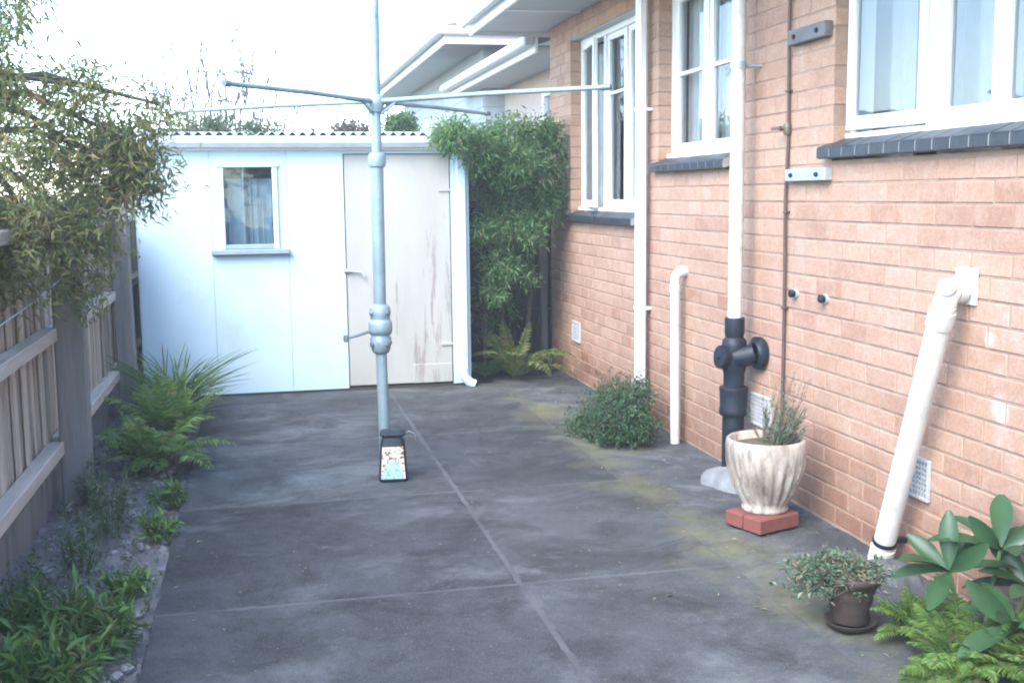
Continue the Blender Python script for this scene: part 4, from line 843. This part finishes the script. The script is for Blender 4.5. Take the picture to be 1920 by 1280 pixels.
herb('leafy_plant', (-.50, 5.75, -.02), 26, .15, .09, .06, .013, 'green weed clump hugging the path edge below the nearest fern', M['lush'], 'weeds along the path edge')
herb('wispy_weed', (-.78, 4.75, -.02), 26, .34, .13, .04, .009, 'tall wispy grey green weed in the middle of the left bed', M['weed'], 'wispy weeds in the left bed', per=12)
herb('wispy_weed', (-.72, 5.35, -.02), 26, .36, .12, .04, .009, 'tall wispy grey green weed near the foot of the near post', M['weed'], 'wispy weeds in the left bed', per=12)
herb('wispy_weed', (-.86, 5.85, -.02), 20, .3, .1, .04, .009, 'wispy grey green weed right against the near fence post', M['weed'], 'wispy weeds in the left bed', per=12)
herb('wispy_weed', (-.88, 4.3, -.02), 22, .26, .12, .04, .009, 'wispy grey green weed close to the bottom fence rail', M['weed'], 'wispy weeds in the left bed', per=12)
# ground cover and loose stones nobody could count
n = 900; A_ = np.stack([rng.uniform(-1.02, -.44, n), rng.uniform(2.5, 8.7, n), np.full(n, -.03)], 1); E_ = A_ + np.stack([rng.normal(0, .03, n), rng.normal(0, .03, n), rng.uniform(.02, .09, n)], 1)
tag(foliage('ground_cover', A_, E_, 6, .03, .008, M['weed'], None, .8, 0, 0, 0, .012), 'sparse low weeds over the grey soil of the left bed', kind='stuff')
st_ = MB(); M['stone'] = mat('grey_stone', (.3, .29, .29), (.18, .17, .17), 15, .9, .5, 60)
for i in range(220):
    x, y_ = random.uniform(-.98, -.46), random.uniform(2.8, 8.6); r_ = random.uniform(.008, .03)*(1.5 if random.random() < .1 else 1); n_ = 7; V = []
    for (rr, zz) in ((.75, -.3), (1, .15), (.55, .6)):
        for k_ in range(n_): t = 2*math.pi*k_/n_; q = random.uniform(.75, 1.15); V.append((x+r_*rr*q*math.cos(t), y_+r_*rr*q*math.sin(t), -.025+r_*zz*random.uniform(.8, 1.1)))
    st_.add(V, [(j*n_+k_, j*n_+(k_+1) % n_, (j+1)*n_+(k_+1) % n_, (j+1)*n_+k_) for j in (0, 1) for k_ in range(n_)] + [tuple(2*n_+k_ for k_ in range(n_))])
tag(st_.build('gravel', M['stone']), 'loose grey stones scattered over the left bed', kind='stuff')
# fallen leaves and grit on the concrete
n = 260; P = np.stack([rng.uniform(-.4, 2.45, n), rng.uniform(2.8, 8.6, n)**1., np.full(n, .004)], 1); P[:120, 0] = rng.uniform(1.75, 2.5, 120)
M['litter'] = leafmat('dry_litter', (.12, .10, .06), (.2, .17, .1), (.3, .27, .2), .1, .8)
tag(obj('leaf_litter', leafmesh('leaf_litter', P, rand_dirs(n, -.05, .05), np.tile([[0, 0, 1.]], (n, 1)) + rng.normal(0, .2, (n, 3)), rng.uniform(.012, .035, n), rng.uniform(.005, .012, n)), M['litter']), 'dry leaf litter scattered on the concrete', kind='stuff')

b = MB(); V = []; nn = 18
for i in range(5):
    a = i/4*math.pi/2
    for k_ in range(nn): t = 2*math.pi*k_/nn; q = 1+.15*math.sin(2*t+1)+.1*math.sin(5*t); V.append((2.44+.12*q*math.cos(a)*math.cos(t)*.8, 3.93+.2*q*math.cos(a)*math.sin(t), -.02+.06*math.sin(a)+random.uniform(-.006, .006)))
b.add(V, [(i*nn+k_, i*nn+(k_+1) % nn, (i+1)*nn+(k_+1) % nn, (i+1)*nn+k_) for i in range(4) for k_ in range(nn)], True)
tag(b.build('cement_mound', M['conc2'], sharp=80), 'rough grey cement mound at the foot of the slanted pipe', 'cement')
# ------------------------------------------------------------------ background trees behind the shed
M['farleaf'] = leafmat('far_leaf', (.08, .13, .06), (.13, .19, .09), (.2, .24, .14), .4, .6); M['farbrown'] = leafmat('far_brown_leaf', (.14, .12, .08), (.2, .17, .12), (.26, .22, .17), .4, .7)
def bush(name, cs, base, n, per, L, m, label, cat='tree', trunk=.06, group='trees beyond the shed'):
    root = empty(name, base, label, cat, group); hb = np.array([c[0] for c in cs]); E_ = blob(cs, n); di = np.linalg.norm(E_[:, None]-hb[None], axis=2).argmin(1); A_ = hb[di]*.6+E_*.4
    for h_ in hb: MB().tube([base, (Vector(base)+Vector(h_))/2 + Vector((.03, 0, .2)), h_], [trunk, trunk*.6, trunk*.2], 8, cap=False).build('trunk', M['bark'], root)
    twigs('twig', A_[:250], E_[:250], .006, M['twig'], root); foliage('crown', A_, E_, per, L, L*.4, m, root, .8, .1, .1, .05, .04); return root
bush('garden_tree', [((-.6, 15.5, 2.3), (.7, .5, .38), 1.), ((.1, 15.5, 2.25), (.4, .5, .36), .7), ((-1.6, 15.5, 2.2), (.7, .5, .4), 1.)], (-.5, 15.7, -.1), 420, 14, .08, M['farleaf'], 'green tree crown showing just above the shed roof on the left')
bush('garden_tree', [((1.35, 16, 2.3), (.36, .4, .33), 1.), ((.75, 16, 2.2), (.25, .3, .25), .4)], (1.2, 16.2, -.1), 240, 14, .07, M['farbrown'], 'brownish tree crown above the shed roof left of the hoist post')
bush('garden_tree', [((1.85, 14.6, 2.3), (.24, .4, .34), 1.)], (1.85, 14.8, -.1), 260, 16, .07, M['fernd'], 'dark tree crown above the shed roof right of the hoist post')
bush('garden_tree', [((-1.8, -8, 2.6), (1.6, .8, 1.3), 1.), ((.6, -8.5, 2.3), (1.5, .8, 1.3), 1.), ((2.6, -8, 2.8), (1.3, .8, 1.4), 1.)], (.3, -8.3, -.1), 700, 12, .13, M['farleaf'], 'leafy tree behind the viewer, seen reflected in the shed window', group=None)
# thin bare tree
bt = empty('bare_tree', (-.6, 17, 0), 'thin nearly bare tree rising pale above the shed roof', 'tree')
M['pale'] = mat('pale_bare_wood', (.13, .12, .115), (.09, .085, .08), 20, .9, .3)
MB().tube([(-.6, 17, -.1), (-.58, 17, 1.5), (-.55, 17, 2.6)], [.08, .06, .04], 8).build('trunk', M['pale'], bt)
A_ = np.array([-.55, 17, 2.3]) + rng.normal(0, 1, (70, 3))*np.array([.5, .3, .25]); E_ = A_ + np.stack([rng.normal(0, .25, 70), rng.normal(0, .2, 70), rng.uniform(.5, 1.7, 70)], 1)
twigs('branch', A_, E_, .011, M['pale'], bt, -.05)
A2 = np.repeat(A_*.3+E_*.7, 3, 0); E2 = A2 + rand_dirs(210, -.2, 1)*rng.uniform(.1, .35, (210, 1)); twigs('twig', A2, E2, .007, M['pale'], bt); foliage('crown', A2, E2, 4, .06, .02, M['farbrown'], bt, .8, .1)

# ------------------------------------------------------------------ thin added volume, lifts shadows in place of lens glare
hz = MB().box(-61, 61, -61, 61, -1.1, 6.0).build('glare_volume', None); hm = bpy.data.materials.new('thin_glare_volume'); hm.use_nodes = True; hm.node_tree.nodes.clear()
pv = hm.node_tree.nodes.new('ShaderNodeVolumePrincipled'); pv.inputs['Color'].default_value = (.9, .95, 1, 1); pv.inputs['Density'].default_value = .0038
ho_ = hm.node_tree.nodes.new('ShaderNodeOutputMaterial'); hm.node_tree.links.new(pv.outputs[0], ho_.inputs['Volume']); hz.data.materials.append(hm)
tag(hz, 'thin pale volume added over the yard, standing in for lens glare', kind='stuff')
